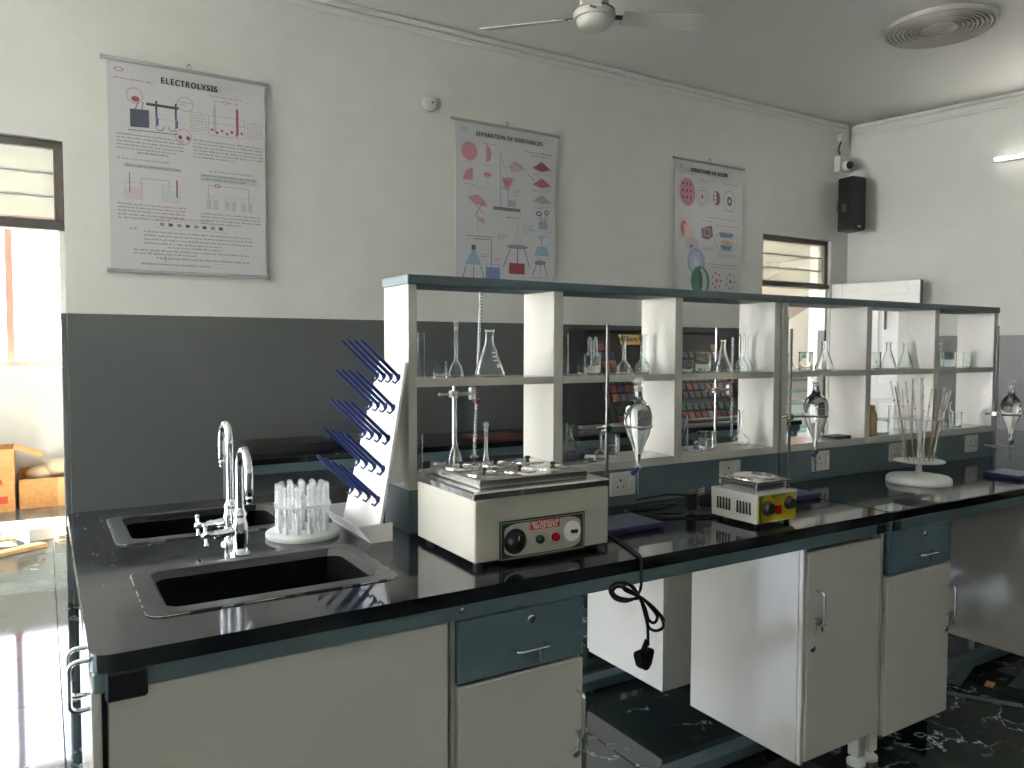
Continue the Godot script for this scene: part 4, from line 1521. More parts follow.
# ---------------------------------------------------------------- posters
class Print:
	var im: Image
	var w: int
	var h: int
	var rng := RandomNumberGenerator.new()

	func _init(a: int, b: int, c: Color):
		w = a
		h = b
		im = Image.create(a, b, false, Image.FORMAT_RGB8)
		im.fill(c)
		rng.seed = a * 31 + b

	func rect(x0: float, y0: float, x1: float, y1: float, c: Color):
		im.fill_rect(Rect2i(int(x0 * w), int(y0 * h), maxi(1, int((x1 - x0) * w)), maxi(1, int((y1 - y0) * h))), c)

	func frame(x0: float, y0: float, x1: float, y1: float, c: Color, t := .004):
		rect(x0, y0, x1, y0 + t * w / h, c)
		rect(x0, y1 - t * w / h, x1, y1, c)
		rect(x0, y0, x0 + t, y1, c)
		rect(x1 - t, y0, x1, y1, c)

	func disc(cx: float, cy: float, rx: float, ry: float, c: Color, inner := 0.0, a0 := -9.0, a1 := 9.0):
		var X := cx * w
		var Y := cy * h
		var RX := rx * w
		var RY := ry * w
		for y in range(maxi(0, int(Y - RY)), mini(h - 1, int(Y + RY) + 1)):
			for x in range(maxi(0, int(X - RX)), mini(w - 1, int(X + RX) + 1)):
				var dx := (x - X) / RX
				var dy := (y - Y) / RY
				var d := dx * dx + dy * dy
				if d <= 1.0 and d >= inner * inner:
					var an := atan2(dy, dx)
					if an >= a0 and an <= a1:
						im.set_pixel(x, y, c)

	func line(x0: float, y0: float, x1: float, y1: float, c: Color, t := 2):
		var a := Vector2(x0 * w, y0 * h)
		var b := Vector2(x1 * w, y1 * h)
		var n := int(a.distance_to(b)) + 1
		for i in n + 1:
			var p := a.lerp(b, float(i) / n)
			im.fill_rect(Rect2i(int(p.x), int(p.y), t, t), c)

	func poly(pts: Array, c: Color):
		var pg := PackedVector2Array()
		var lo := Vector2(9999, 9999)
		var hi := Vector2.ZERO
		for p in pts:
			var q := Vector2(p[0] * w, p[1] * h)
			pg.append(q)
			lo = lo.min(q)
			hi = hi.max(q)
		for y in range(maxi(0, int(lo.y)), mini(h, int(hi.y) + 1)):
			for x in range(maxi(0, int(lo.x)), mini(w, int(hi.x) + 1)):
				if Geometry2D.is_point_in_polygon(Vector2(x, y), pg):
					im.set_pixel(x, y, c)

	func words(x0: float, y0: float, x1: float, rows: int, c: Color, size := .009, gap := .0165):
		for r in rows:
			var x := x0
			var y := y0 + r * gap
			var stop := x1 if r < rows - 1 or rows == 1 else lerpf(x0, x1, .4 + .5 * rng.randf())
			while x < stop:
				var ww := .008 + rng.randf() * .034
				var e := minf(x + ww, stop)
				var q := x
				while q < e:
					rect(q, y + size * (.0 if rng.randf() < .3 else .25), q + .0045, y + size, c)
					q += .0068
				x = e + .009

	func tex() -> ImageTexture:
		var paper := im.get_pixel(w - 2, 1)
		for y in h:
			for x in w:
				var c := im.get_pixel(x, y)
				var g := c.get_luminance()
				im.set_pixel(x, y, c.lerp(Color(g, g, g), .3).lerp(paper, .15))
		return ImageTexture.create_from_image(im)


func poster(label: String, x0: float, x1: float, y0: float, y1: float, pr: Print, title: String, tsize: float, tx: float, sag: float):
	var w := x1 - x0
	var h := y1 - y0
	var t := thing("wall_chart", label, "poster", Vector3((x0 + x1) / 2, y0, WZ + .012), 0, "")
	var m := mat(Color(1, 1, 1), 0.38)
	m.albedo_texture = pr.tex()
	m.texture_repeat = false
	var b := MB.new()
	var n := 12
	for i in n:
		for j in 2:
			var f := func(k, e): return Vector3(lerpf(-w / 2, w / 2, e), h * (1 - float(k) / n), .006 + .010 * sin(PI * k / n) + sag * pow(float(k) / n, 2.0) * (1.0 - e))
			var p0: Vector3 = f.call(i, j * .5)
			var p1: Vector3 = f.call(i, j * .5 + .5)
			var p2: Vector3 = f.call(i + 1, j * .5 + .5)
			var p3: Vector3 = f.call(i + 1, j * .5)
			b.quad(p0, p1, p2, p3, -(p1 - p0).cross(p2 - p0).normalized() * signf(-(p1 - p0).cross(p2 - p0).z), [Vector2(j * .5, float(i) / n), Vector2(j * .5 + .5, float(i) / n), Vector2(j * .5 + .5, float(i + 1) / n), Vector2(j * .5, float(i + 1) / n)])
	part("sheet", b, m, t)
	var bk := MB.new()
	bk.box(Vector3(-w / 2, .01, .0), Vector3(w / 2, h - .002, .0015))
	part("backing", bk, M.foam, t)
	for yy in [0.0, h]:
		var r := MB.new()
		var e := .018 if yy == 0.0 else .03
		r.tube([Vector3(-w / 2 - e, yy, .011), Vector3(w / 2 + e, yy, .011)], .0105, 12)
		part("rod", r, M.rod_grey, t)
	var k := MB.new()
	k.tube([Vector3(0, h, .012), Vector3(-.012, h + .028, .008), Vector3(0, h + .04, .006), Vector3(.012, h + .028, .008), Vector3(0, h, .012)], .002, 6)
	k.tube([Vector3(0, h + .036, -.012), Vector3(0, h + .038, .016)], .003, 8)
	part("hanger", k, M.steel, t)
	text("title", title, tsize, M.ink_black, t, Vector3(w * tx, h - .078, .0185), Vector3.ZERO)


func build_posters():
	var K := Color(0.22, 0.22, 0.26)
	var G := Color(0.45, 0.45, 0.50)
	var Rd := Color(0.72, 0.25, 0.28)
	var Bl := Color(0.20, 0.26, 0.52)
	var paper := Color(0.74, 0.73, 0.755)
	# electrolysis
	var p := Print.new(640, 860, paper)
	p.disc(.07, .045, .028, .014, G, .7)
	p.words(.04, .082, .28, 1, Rd, .010)
	p.words(.63, .098, .84, 1, Rd, .010)
	p.disc(.16, .16, .05, .05, Rd, .93)
	p.disc(.165, .175, .025, .018, Color(.62, .16, .2))
	p.disc(.47, .165, .052, .048, G, .93)
	p.words(.44, .155, .51, 2, K, .006, .012)
	p.disc(.455, .325, .052, .050, Rd, .93)
	p.disc(.435, .33, .012, .014, Color(.5, .1, .15))
	p.disc(.485, .33, .012, .014, Color(.5, .1, .15))
	p.poly([[.13, .225], [.245, .22], [.245, .305], [.13, .31]], Color(.12, .14, .26))
	p.rect(.23, .185, .43, .198, Color(.10, .10, .14))
	p.line(.18, .19, .16, .225, K, 3)
	p.line(.21, .185, .2, .225, K, 3)
	for x in [.285, .405]:
		p.rect(x, .17, x + .014, .25, Color(.13, .15, .34))
		p.rect(x + .002, .25, x + .02, .29, Bl)
	p.disc(.31, .288, .028, .032, K, .86, 0.0, PI)
	p.disc(.385, .285, .026, .032, K, .86, 0.0, PI)
	p.rect(.25, .255, .44, .257, G)
	p.frame(.26, .23, .44, .30, Color(.55, .58, .68), .003)
	p.line(.12, .325, .42, .318, K, 3)
	p.words(.05, .345, .46, 5, K)
	p.words(.17, .425, .36, 1, K, .011)
	p.line(.655, .125, .82, .125, G, 2)
	p.disc(.735, .125, .022, .014, G, .8)
	for x in [.66, .81]:
		p.line(x, .125, x, .15, G, 2)
		p.rect(x - .008, .15, x + .010, .28, Color(.60, .60, .64) if x < .7 else Color(.58, .12, .16))
	p.frame(.62, .20, .86, .30, K, .003)
	p.rect(.625, .235, .855, .238, G)
	for q in 7:
		p.disc(.64 + .033 * q, .27 + .012 * (q % 2), .010, .010, Rd if q % 3 != 1 else Bl)
	p.words(.50, .195, .61, 8, G, .007, .013)
	p.words(.87, .21, .98, 7, G, .007, .013)
	p.words(.52, .33, .98, 6, K)
	p.words(.05, .46, .36, 1, Rd, .010)
	p.words(.62, .475, .92, 1, Rd, .010)
	p.rect(.09, .487, .44, .505, Color(.62, .63, .66))
	p.words(.10, .490, .43, 1, K)
	p.rect(.56, .497, .94, .535, Color(.62, .68, .66))
	p.words(.57, .500, .93, 2, K)
	for x in [.09, .32]:
		p.frame(x, .575, x + .11, .655, G, .003)
		p.rect(x + .004, .60, x + .106, .652, Color(.74, .66, .68) if x < .2 else Color(.66, .72, .74))
	p.line(.12, .53, .12, .62, K, 3)
	p.rect(.405, .545, .415, .63, Color(.58, .12, .16))
	p.line(.19, .55, .36, .55, G, 2)
	p.line(.19, .55, .19, .6, G, 2)
	p.line(.36, .55, .36, .6, G, 2)
	p.words(.05, .675, .46, 5, K)
	for x in [.60, .645, .72, .765, .83, .875]:
		p.frame(x, .60, x + .03, .67, G, .003)
		p.rect(x + .004, .625, x + .026, .668, Color(.62, .64, .68))
	p.line(.61, .55, .88, .55, G, 2)
	p.line(.61, .55, .61, .62, G, 2)
	p.line(.88, .55, .88, .62, G, 2)
	p.disc(.67, .55, .02, .012, K, .7)
	p.words(.56, .69, .96, 4, K)
	p.words(.30, .728, .62, 1, Rd, .010)
	p.frame(.27, .745, .74, .785, G, .003)
	for q in 8:
		p.rect(.30 + .054 * q, .758, .328 + .054 * q, .774, K if q % 2 else G)
	p.words(.12, .79, .17, 1, K)
	p.words(.20, .80, .90, 4, K, .009, .0185)
	p.words(.35, .872, .70, 1, K)
	p.words(.14, .89, .88, 2, K)
	p.line(.33, .915, .33, .945, K, 2)
	p.words(.28, .925, .88, 1, K, .010)
	p.words(.18, .955, .62, 1, K, .010)
	p.frame(.64, .945, .70, .968, G, .003)
	poster("electrolysis chart with red and blue cell diagrams, hung by the open doorway", .268, 1.085, 1.785, 2.905, p, "ELECTROLYSIS", .044, .0, .0)
	# separation of substances
	var Pk := Color(.78, .42, .50)
	var Wt := Color(.45, .62, .74)
	p = Print.new(560, 770, Color(.74, .75, .77))
	p.disc(.08, .05, .025, .016, G, .7)
	p.disc(.13, .18, .075, .078, Pk)
	p.disc(.29, .18, .05, .075, Pk, 0.0, -PI / 2, PI / 2)
	p.words(.07, .245, .19, 1, G, .007)
	p.words(.26, .25, .34, 1, G, .007)
	p.disc(.16, .355, .09, .10, Pk, 0.0, -PI, -PI / 2)
	p.poly([[.26, .31], [.34, .31], [.30, .37]], Color(.75, .70, .74))
	p.disc(.30, .31, .04, .02, Pk)
	p.words(.08, .38, .2, 1, G, .007)
	p.words(.26, .39, .33, 1, G, .007)
	p.words(.27, .115, .39, 1, Rd, .010)
	p.words(.68, .125, .96, 1, K, .010)
	p.words(.74, .145, .92, 1, K, .010)
	p.rect(.425, .16, .432, .50, G)
	p.rect(.36, .50, .63, .522, Color(.35, .33, .36))
	p.line(.43, .38, .5, .38, K, 2)
	p.poly([[.44, .315], [.555, .31], [.51, .39], [.49, .39]], Pk)
	p.poly([[.455, .33], [.54, .327], [.505, .37], [.495, .37]], Rd)
	p.line(.50, .39, .50, .43, G, 3)
	p.line(.43, .17, .5, .31, G, 2)
	p.poly([[.50, .24], [.58, .20], [.66, .22], [.63, .26], [.54, .275]], Color(.72, .60, .64))
	p.line(.56, .21, .68, .25, Rd, 3)
	p.frame(.50, .42, .585, .495, G, .004)
	p.rect(.505, .45, .58, .49, Wt)
	p.words(.56, .385, .64, 2, K, .006, .012)
	p.poly([[.11, .46], [.20, .44], [.27, .47], [.30, .51], [.20, .50]], Pk)
	p.line(.12, .46, .26, .55, K, 2)
	p.line(.26, .48, .18, .57, K, 2)
	p.poly([[.19, .57], [.27, .585], [.28, .62], [.22, .60]], Color(.75, .50, .56))
	p.line(.20, .54, .21, .66, G, 2)
	for q in 3:
		var y := .215 + q * .105
		p.disc(.85, y + .012, .105, .022, Color(.66, .66, .70))
		p.poly([[.76, y + .010], [.85, y - .035], [.94, y + .008], [.85, y + .03]], [Color(.55, .16, .26), Color(.72, .25, .35), Color(.60, .52, .55)][q])
		p.words(.76, y + .042, .94, 2, G, .007, .012)
	p.line(.70, .27, .78, .31, K, 2)
	p.disc(.82, .515, .03, .022, K, .6)
	p.disc(.90, .505, .025, .022, K, .6)
	p.line(.83, .52, .86, .57, K, 3)
	p.line(.90, .52, .87, .57, K, 3)
	p.frame(.82, .545, .91, .615, G, .004)
	p.rect(.824, .565, .906, .612, Wt)
	p.words(.74, .625, .97, 1, G, .007)
	p.poly([[.80, .655], [.89, .655], [.85, .70]], Color(.66, .62, .66))
	p.line(.85, .70, .85, .74, K, 2)
	p.poly([[.81, .725], [.90, .725], [.94, .785], [.77, .785]], Wt)
	p.words(.80, .80, .95, 1, G, .007)
	p.disc(.84, .83, .06, .022, G)
	p.line(.80, .835, .76, .91, K, 3)
	p.line(.88, .835, .91, .91, K, 3)
	p.line(.84, .83, .84, .9, K, 2)
	p.disc(.85, .965, .10, .02, G)
	p.words(.74, .925, .94, 1, G, .007)
	p.words(.49, .555, .64, 1, K, .010)
	p.line(.60, .59, .60, .68, K, 2)
	p.poly([[.595, .62], [.54, .73], [.66, .73]], Color(.70, .72, .76))
	p.disc(.60, .74, .11, .018, G)
	p.line(.53, .75, .46, .87, K, 3)
	p.line(.67, .75, .73, .87, K, 3)
	p.line(.60, .75, .60, .84, K, 4)
	p.rect(.52, .845, .68, .915, Color(.58, .10, .16))
	p.words(.66, .60, .76, 4, K, .006, .013)
	p.words(.40, .67, .5, 3, K, .006, .013)
	p.words(.10, .69, .37, 1, K, .010)
	p.line(.17, .71, .34, .71, K, 3)
	p.line(.34, .71, .34, .93, K, 3)
	p.rect(.15, .75, .19, .78, Color(.25, .10, .14))
	p.poly([[.155, .78], [.185, .78], [.25, .87], [.09, .87]], Wt)
	p.line(.10, .88, .06, .97, K, 3)
	p.line(.24, .88, .28, .97, K, 3)
	p.line(.17, .88, .17, .96, K, 3)
	p.frame(.29, .86, .43, .985, G, .004)
	p.rect(.295, .88, .426, .98, Color(.34, .46, .74))
	p.words(.24, .80, .32, 2, K, .006, .013)
	p.words(.38, .82, .46, 2, K, .006, .013)
	poster("separation of substances chart with pink filter papers and flask drawings", 2.335, 3.150, 1.80, 2.905, p, "SEPARATION OF SUBSTANCES", .039, .02, .0)
	# structure of atom
	p = Print.new(540, 740, Color(.76, .75, .765))
	p.disc(.08, .05, .025, .018, G, .7)
	p.words(.05, .095, .26, 1, Rd, .010)
	p.words(.35, .125, .56, 2, Rd, .009)
	p.words(.70, .13, .92, 1, Rd, .009)
	p.disc(.16, .235, .115, .14, Color(.80, .42, .56))
	for q in 9:
		p.disc(.10 + .055 * (q % 3), .175 + .05 * (q / 3), .012, .014, Color(.30, .12, .24))
	p.disc(.38, .255, .085, .10, Pk, .94)
	p.disc(.38, .255, .055, .07, G, .93)
	p.disc(.38, .255, .016, .02, Rd)
	p.disc(.60, .25, .055, .075, Color(.64, .26, .36))
	for q in 6:
		p.disc(.58 + .035 * (q % 2), .22 + .028 * (q / 2), .016, .018, Color(.25, .16, .24) if q % 2 else Color(.85, .82, .84))
	p.disc(.80, .26, .09, .11, G, .94)
	p.disc(.80, .26, .04, .05, Color(.26, .34, .40))
	p.disc(.80, .26, .015, .02, Color(.75, .78, .8))
	p.words(.68, .335, .92, 1, G, .007)
	p.words(.44, .40, .88, 1, Rd, .010)
	p.words(.36, .43, .52, 1, K, .008)
	p.words(.60, .45, .95, 1, K, .008)
	p.words(.05, .43, .2, 1, Rd, .009)
	p.disc(.10, .50, .05, .075, Color(.74, .16, .18))
	p.poly([[.10, .47], [.18, .49], [.26, .58], [.16, .62], [.11, .56]], Color(.80, .62, .48))
	p.disc(.22, .62, .10, .085, Color(.68, .62, .74))
	p.disc(.21, .63, .025, .02, Color(.42, .24, .42))
	p.disc(.28, .745, .135, .145, Color(.50, .58, .76))
	p.disc(.28, .745, .10, .105, Color(.58, .66, .82))
	p.disc(.28, .745, .05, .05, Color(.72, .74, .84))
	p.disc(.34, .885, .145, .155, Color(.06, .40, .31))
	p.disc(.345, .885, .10, .14, Color(.55, .72, .60), 0.0, -PI / 2, PI / 2)
	p.disc(.345, .885, .03, .10, Color(.04, .22, .18), 0.0, -9.0, 9.0)
	p.poly([[.36, .49], [.52, .46], [.54, .54], [.46, .57], [.37, .56]], Color(.36, .20, .20))
	p.frame(.40, .49, .50, .545, Color(.75, .66, .62), .008)
	p.disc(.75, .57, .19, .105, Color(.60, .64, .72), .92)
	p.poly([[.63, .505], [.87, .505], [.84, .54], [.66, .54]], Color(.26, .44, .66))
	p.poly([[.65, .60], [.85, .60], [.82, .635], [.69, .635]], Color(.26, .44, .66))
	p.poly([[.63, .575], [.74, .555], [.90, .585], [.74, .595]], Color(.82, .62, .42))
	p.words(.35, .62, .56, 3, Bl, .007, .014)
	p.words(.62, .67, .92, 2, K, .007, .014)
	p.words(.46, .745, .95, 1, Rd, .010)
	p.words(.52, .77, .9, 1, K, .007)
	for cx in [.60, .83]:
		for q in 11:
			var a := q * .9
			p.disc(cx + .07 * cos(a), .87 + .055 * sin(a), .012, .012, K if q % 2 else Rd)
		p.disc(cx, .87, .02, .02, Rd if cx < .7 else K)
		p.words(cx - .08, .95, cx + .08, 2, G, .007, .013)
	p.words(.05, .56, .12, 4, G, .006, .05)
	p.words(.05, .955, .25, 2, K, .007)
	poster("structure of atom chart with pink sphere and green half globe", 4.325, 5.085, 1.80, 2.905, p, "STRUCTURE OF ATOM", .042, -.02, .05)


# ---------------------------------------------------------------- along the back wall
func build_back_bench():
	var x0 := .79
	var x1 := 5.15
	var t := thing("wall_bench", "long black-topped side bench against the dark grey back wall", "bench", Vector3(x0, 0, WZ + .01))
	part("top", boxm(Vector3(0, .765, .0), Vector3(x1 - x0, .80, .62), .004), M.granite, t)
	part("apron", boxm(Vector3(.01, .715, .585), Vector3(x1 - x0 - .01, .765, .61), .002), M.blue_grey, t)
	for x in [.03, 1.1, 2.2, 3.3, x1 - x0 - .07]:
		for z in [.03, .55]:
			part("leg", boxm(Vector3(x, 0, z), Vector3(x + .045, .765, z + .045), .003), M.blue_grey, t)
	# stacks of folders
	var r := RandomNumberGenerator.new()
	r.seed = 3
	for s in 2:
		for k in 4:
			var f := thing("ring_folder", ("topmost dark folder" if k == 3 else "dark folder") + (" of the stack under the electrolysis chart" if s == 0 else " of the stack behind the blue pegs"), "folder", Vector3(1.10 + s * .56 + r.randf() * .01, .80 + k * .011, -2.93 + r.randf() * .012), (r.randf() - .5) * .03, "folders stacked under the electrolysis chart" if s == 0 else "folders stacked behind the blue pegs")
			part("cover", boxm(Vector3(-.24, 0, -.17), Vector3(.24, .0018, .17)), M.folder, f)
			part("cover", boxm(Vector3(-.24, .0088, -.17), Vector3(.24, .0106, .17), .0005), M.folder, f)
			part("pages", boxm(Vector3(-.235, .0018, -.165), Vector3(.235, .0088, .165)), M.paper_grey, f)
	var f2 := thing("ring_folder", "dark red folder lying alone on the side bench", "folder", Vector3(2.42, .80, -2.82), .12)
	part("cover", boxm(Vector3(-.17, 0, -.12), Vector3(.17, .018, .12), .002), M.folder_red, f2)
	# leaning periodic table board
	var b := thing("periodic_table_board", "black framed periodic table of coloured cells leaning on the wall", "display board", Vector3(3.36, .805, -2.78))
	b.rotation.x = -.46
	var w := 1.34
	var h := .78
	part("panel", boxm(Vector3(0, 0, 0), Vector3(w, h, .012)), M.black, b)
	var fr := MB.new()
	fr.box(Vector3(0, 0, .012), Vector3(w, .02, .028), .003)
	fr.box(Vector3(0, h - .02, .012), Vector3(w, h, .028), .003)
	fr.box(Vector3(0, 0.02, .012), Vector3(.02, h - .02, .028), .003)
	fr.box(Vector3(w - .02, .02, .012), Vector3(w, h - .02, .028), .003)
	part("frame", fr, M.speaker, b)
	var cols := [Color(.40, .12, .16), Color(.13, .28, .20), Color(.13, .24, .32), Color(.48, .40, .18), Color(.46, .28, .20), Color(.46, .45, .44), Color(.22, .17, .28)]
	var cells := []
	for c in cols:
		cells.append(MB.new())
	for row in 9:
		for col in 18:
			var gap: bool = (row == 0 and col > 0 and col < 17) or (row in [1, 2] and col > 1 and col < 12)
			if gap:
				continue
			var k: int = [3, 2, 4, 0, 1, 0, 6, 1, 0][row] if (col + row) % 3 else (col * 5 + row * 3) % 7
			if col > 12 and row < 6:
				k = (col + row * 2) % 7
			var y := h - .12 - row * .068 - (.03 if row > 6 else .0)
			var bx: MB = cells[k]
			bx.box(Vector3(.07 + col * .0675, y - .052, .012), Vector3(.07 + col * .0675 + .056, y, .024), .002)
	for k in cols.size():
		var o := part("element_cells", cells[k], mat(cols[k], .35), b)
		o.set_meta("kind", "stuff")
	part("title_plate", boxm(Vector3(.30, h - .125, .012), Vector3(.80, h - .04, .026), .003), mat(Color(.72, .58, .30), .4), b, "yellow title plate")
	text("title", "Modern Periodic Table", .05, M.ink_black, b, Vector3(.55, h - .082, .027))
	var led := thing("aluminium_ledge", "two-step aluminium ledge before the periodic table board", "ledge", Vector3(3.0, .80, -2.66))
	part("upper_rail", boxm(Vector3(0, .03, -.05), Vector3(1.95, .055, .0), .006), M.alu, led)
	part("lower_rail", boxm(Vector3(0, .0, -.045), Vector3(1.95, .022, .02), .004), M.alu, led)


# ---------------------------------------------------------------- overhead and on the walls
func build_ceiling_things():
	var t := thing("ceiling_fan", "grey three-bladed ceiling fan hanging above the side bench", "ceiling fan", Vector3(2.6, CEIL - .35, -2.03))
	var y := -(CEIL - .35) + 3.205
	var m := MB.new()
	m.lathe([Vector2(0, y - .062), Vector2(.05, y - .062), Vector2(.085, y - .05), Vector2(.098, y - .03), Vector2(.10, y - .012)], 36)
	part("lower_cap", m, M.fan, t)
	m = MB.new()
	m.lathe([Vector2(.10, y - .012), Vector2(.115, y - .010), Vector2(.118, y + .022), Vector2(.114, y + .027)], 36)
	part("motor", m, M.fan, t)
	m = MB.new()
	m.lathe([Vector2(.114, y + .027), Vector2(.116, y + .034), Vector2(.105, y + .04), Vector2(.07, y + .06), Vector2(.05, y + .065)], 36)
	part("upper_cover", m, M.fan_dark, t)
	m = MB.new()
	m.lathe([Vector2(.075, y + .058), Vector2(.082, y + .064), Vector2(.078, y + .12), Vector2(.04, y + .15), Vector2(.014, y + .155), Vector2(.014, .28), Vector2(.04, .285), Vector2(.065, .33), Vector2(.065, .348)], 24)
	part("downrod", m, M.fan, t)
	for a in [.42, -2.32, 2.30]:
		var b := MB.new()
		# rotation about y: local x outward
		b.t = Transform3D(Basis(Vector3.UP, -a), Vector3(0, y + .004, 0))
		b.t = b.t * Transform3D(Basis(Vector3.RIGHT, -.30), Vector3.ZERO)
		var poly := PackedVector2Array([Vector2(.16, -.055), Vector2(.64, -.068), Vector2(.675, -.056), Vector2(.63, .068), Vector2(.16, .055)])
		b.prism(poly, -.003, .003)
		var bl := part("blade", b, M.fan, t)
		var k := MB.new()
		k.t = b.t
		k.box(Vector3(.10, .002, -.016), Vector3(.21, .009, .016), .002)
		k.box(Vector3(.18, .002, -.04), Vector3(.21, .008, .04), .002)
		part("blade_iron", k, M.fan_dark, bl)
	# round ceiling diffuser
	var g := thing("ceiling_diffuser", "round ceiling grille of concentric rings", "ceiling vent", Vector3(5.0, CEIL - .026, -1.47))
	var d := MB.new()
	d.lathe([Vector2(0, .014), Vector2(.33, .014), Vector2(.335, .026), Vector2(0, .026)], 48)
	part("backing", d, M.rod_grey, g)
	for k in 8:
		var r := .33 - k * .026
		var q := MB.new()
		q.lathe([Vector2(r - .02, .014), Vector2(r - .017, .001), Vector2(r - .004, -.002), Vector2(r, .014)], 48)
		part("ring", q, M.grille, g)
	var c := MB.new()
	c.lathe([Vector2(0, -.004), Vector2(.10, -.003), Vector2(.108, .004), Vector2(.108, .014)], 40)
	var cc := part("centre_plate", c, M.grille, g)
	var e := MB.new()
	e.lathe([Vector2(0, -.008), Vector2(.032, -.008), Vector2(.036, -.003)], 24)
	part("badge", e, M.grille, cc)
	# tube light on the right-hand wall
	var tl := thing("tube_light", "lit white batten tube light on the right-hand wall", "light", wall_dir(1.22, 2.955, .0), TURN)
	part("batten", boxm(Vector3(-.03, -.018, 0), Vector3(0, .018, 1.22), .004), M.plastic_white, tl)
	var tb := MB.new()
	tb.tube([Vector3(-.043, 0, .02), Vector3(-.043, 0, 1.20)], .013, 14)
	part("tube", tb, M.tube_glow, tl)
	for z in [.005, 1.2]:
		part("holder", boxm(Vector3(-.058, -.016, z), Vector3(-.026, .016, z + .016), .003), M.plastic_white, tl)
	var al := AreaLight3D.new()
	al.name = "tube_glow_light"
	al.area_size = Vector2(1.18, .026)
	al.light_color = Color(1.0, .99, .96)
	al.light_energy = .28
	al.shadow_enabled = true
	add_child(al)
	var pos := wall_dir(1.22 + .61, 2.955, .062)
	al.look_at_from_position(pos, pos + Vector3(-cos(TURN), 0, sin(TURN)), Vector3.UP)
	# loudspeaker, camera, conduit
	var s := thing("loudspeaker", "tall black loudspeaker on the wall corner above the open door", "loudspeaker", Vector3(6.36, 2.46, -3.04), 0.0)
	s.rotation = Vector3(0, -.12, 0)
	part("enclosure", boxm(Vector3(-.085, 0, -.085), Vector3(.085, .49, .085), .01), M.speaker, s)
	part("front_grille", boxm(Vector3(-.08, .01, .085), Vector3(.08, .48, .094), .005), M.speaker_grille, s)
	part("badge", boxm(Vector3(-.022, .028, .094), Vector3(.022, .042, .096)), M.rod_grey, s)
	part("side_badge", boxm(Vector3(-.0865, .17, -.03), Vector3(-.085, .25, .02)), M.frame_brown, s)
	part("bracket", boxm(Vector3(-.02, .2, -.15), Vector3(.02, .3, -.085)), M.steel, s)
	var cam := thing("security_camera", "white dome security camera above the black loudspeaker", "camera", Vector3(6.41, 3.09, -3.15))
	part("mount_box", boxm(Vector3(-.07, -.06, -.07), Vector3(.03, .09, 0), .006), M.pvc, cam)
	var cb := MB.new()
	cb.t = Transform3D(Basis(Vector3.UP, -.45) * Basis(Vector3.RIGHT, PI / 2 + .15), Vector3(.0, 0, .0))
	cb.lathe([Vector2(.045, 0), Vector2(.05, .02), Vector2(.05, .06), Vector2(.04, .085), Vector2(.032, .09)], 24)
	part("camera_body", cb, M.pvc, cam)
	var cl := MB.new()
	cl.t = cb.t
	cl.lathe([Vector2(.036, .088), Vector2(.034, .096), Vector2(.02, .102), Vector2(0, .104)], 20)
	part("lens", cl, M.black, cam, "black glossy lens")
	var con := thing("cable_conduit", "thin white conduit running under the ceiling on the right-hand wall", "conduit", wall_dir(.05, 3.385, .018))
	var cp := MB.new()
	var o := -con.position
	cp.tube([wall_dir(.05, 3.385, .018) + o, wall_dir(3.0, 3.40, .018) + o], .014, 10)
	part("pipe", cp, M.pvc, con)
	var jb := MB.new()
	jb.tube([Vector3(6.42, 3.36, WZ + .004) + o, Vector3(6.42, 3.36, WZ + .05) + o], .045, 16)
	part("junction_box", jb, M.pvc, con)
	var dp := MB.new()
	dp.tube(smooth([Vector3(6.42, 3.36, WZ + .03) + o, Vector3(6.38, 3.25, WZ + .02) + o, Vector3(6.40, 3.21, WZ + .02) + o, Vector3(6.39, 3.19, WZ + .02) + o], 5), .008, 8)
	part("drop_cable", dp, M.fan_dark, con)
	# small fan-hook cover on the back wall
	var hb := thing("cable_outlet", "small round white cap on the back wall between two charts", "cable outlet", Vector3(2.15, 2.975, WZ))
	var h := MB.new()
	h.t = Transform3D(Basis(Vector3.RIGHT, PI / 2), Vector3.ZERO)
	h.lathe([Vector2(.05, 0), Vector2(.048, .014), Vector2(.03, .022), Vector2(0, .022)], 20)
	part("cover", h, M.wall, hb)
	h = MB.new()
	h.t = Transform3D(Basis(Vector3.RIGHT, PI / 2), Vector3(.018, .008, .02))
	h.lathe([Vector2(.007, 0), Vector2(.007, .004), Vector2(0, .004)], 8)
	part("screw", h, M.fan_dark, hb)


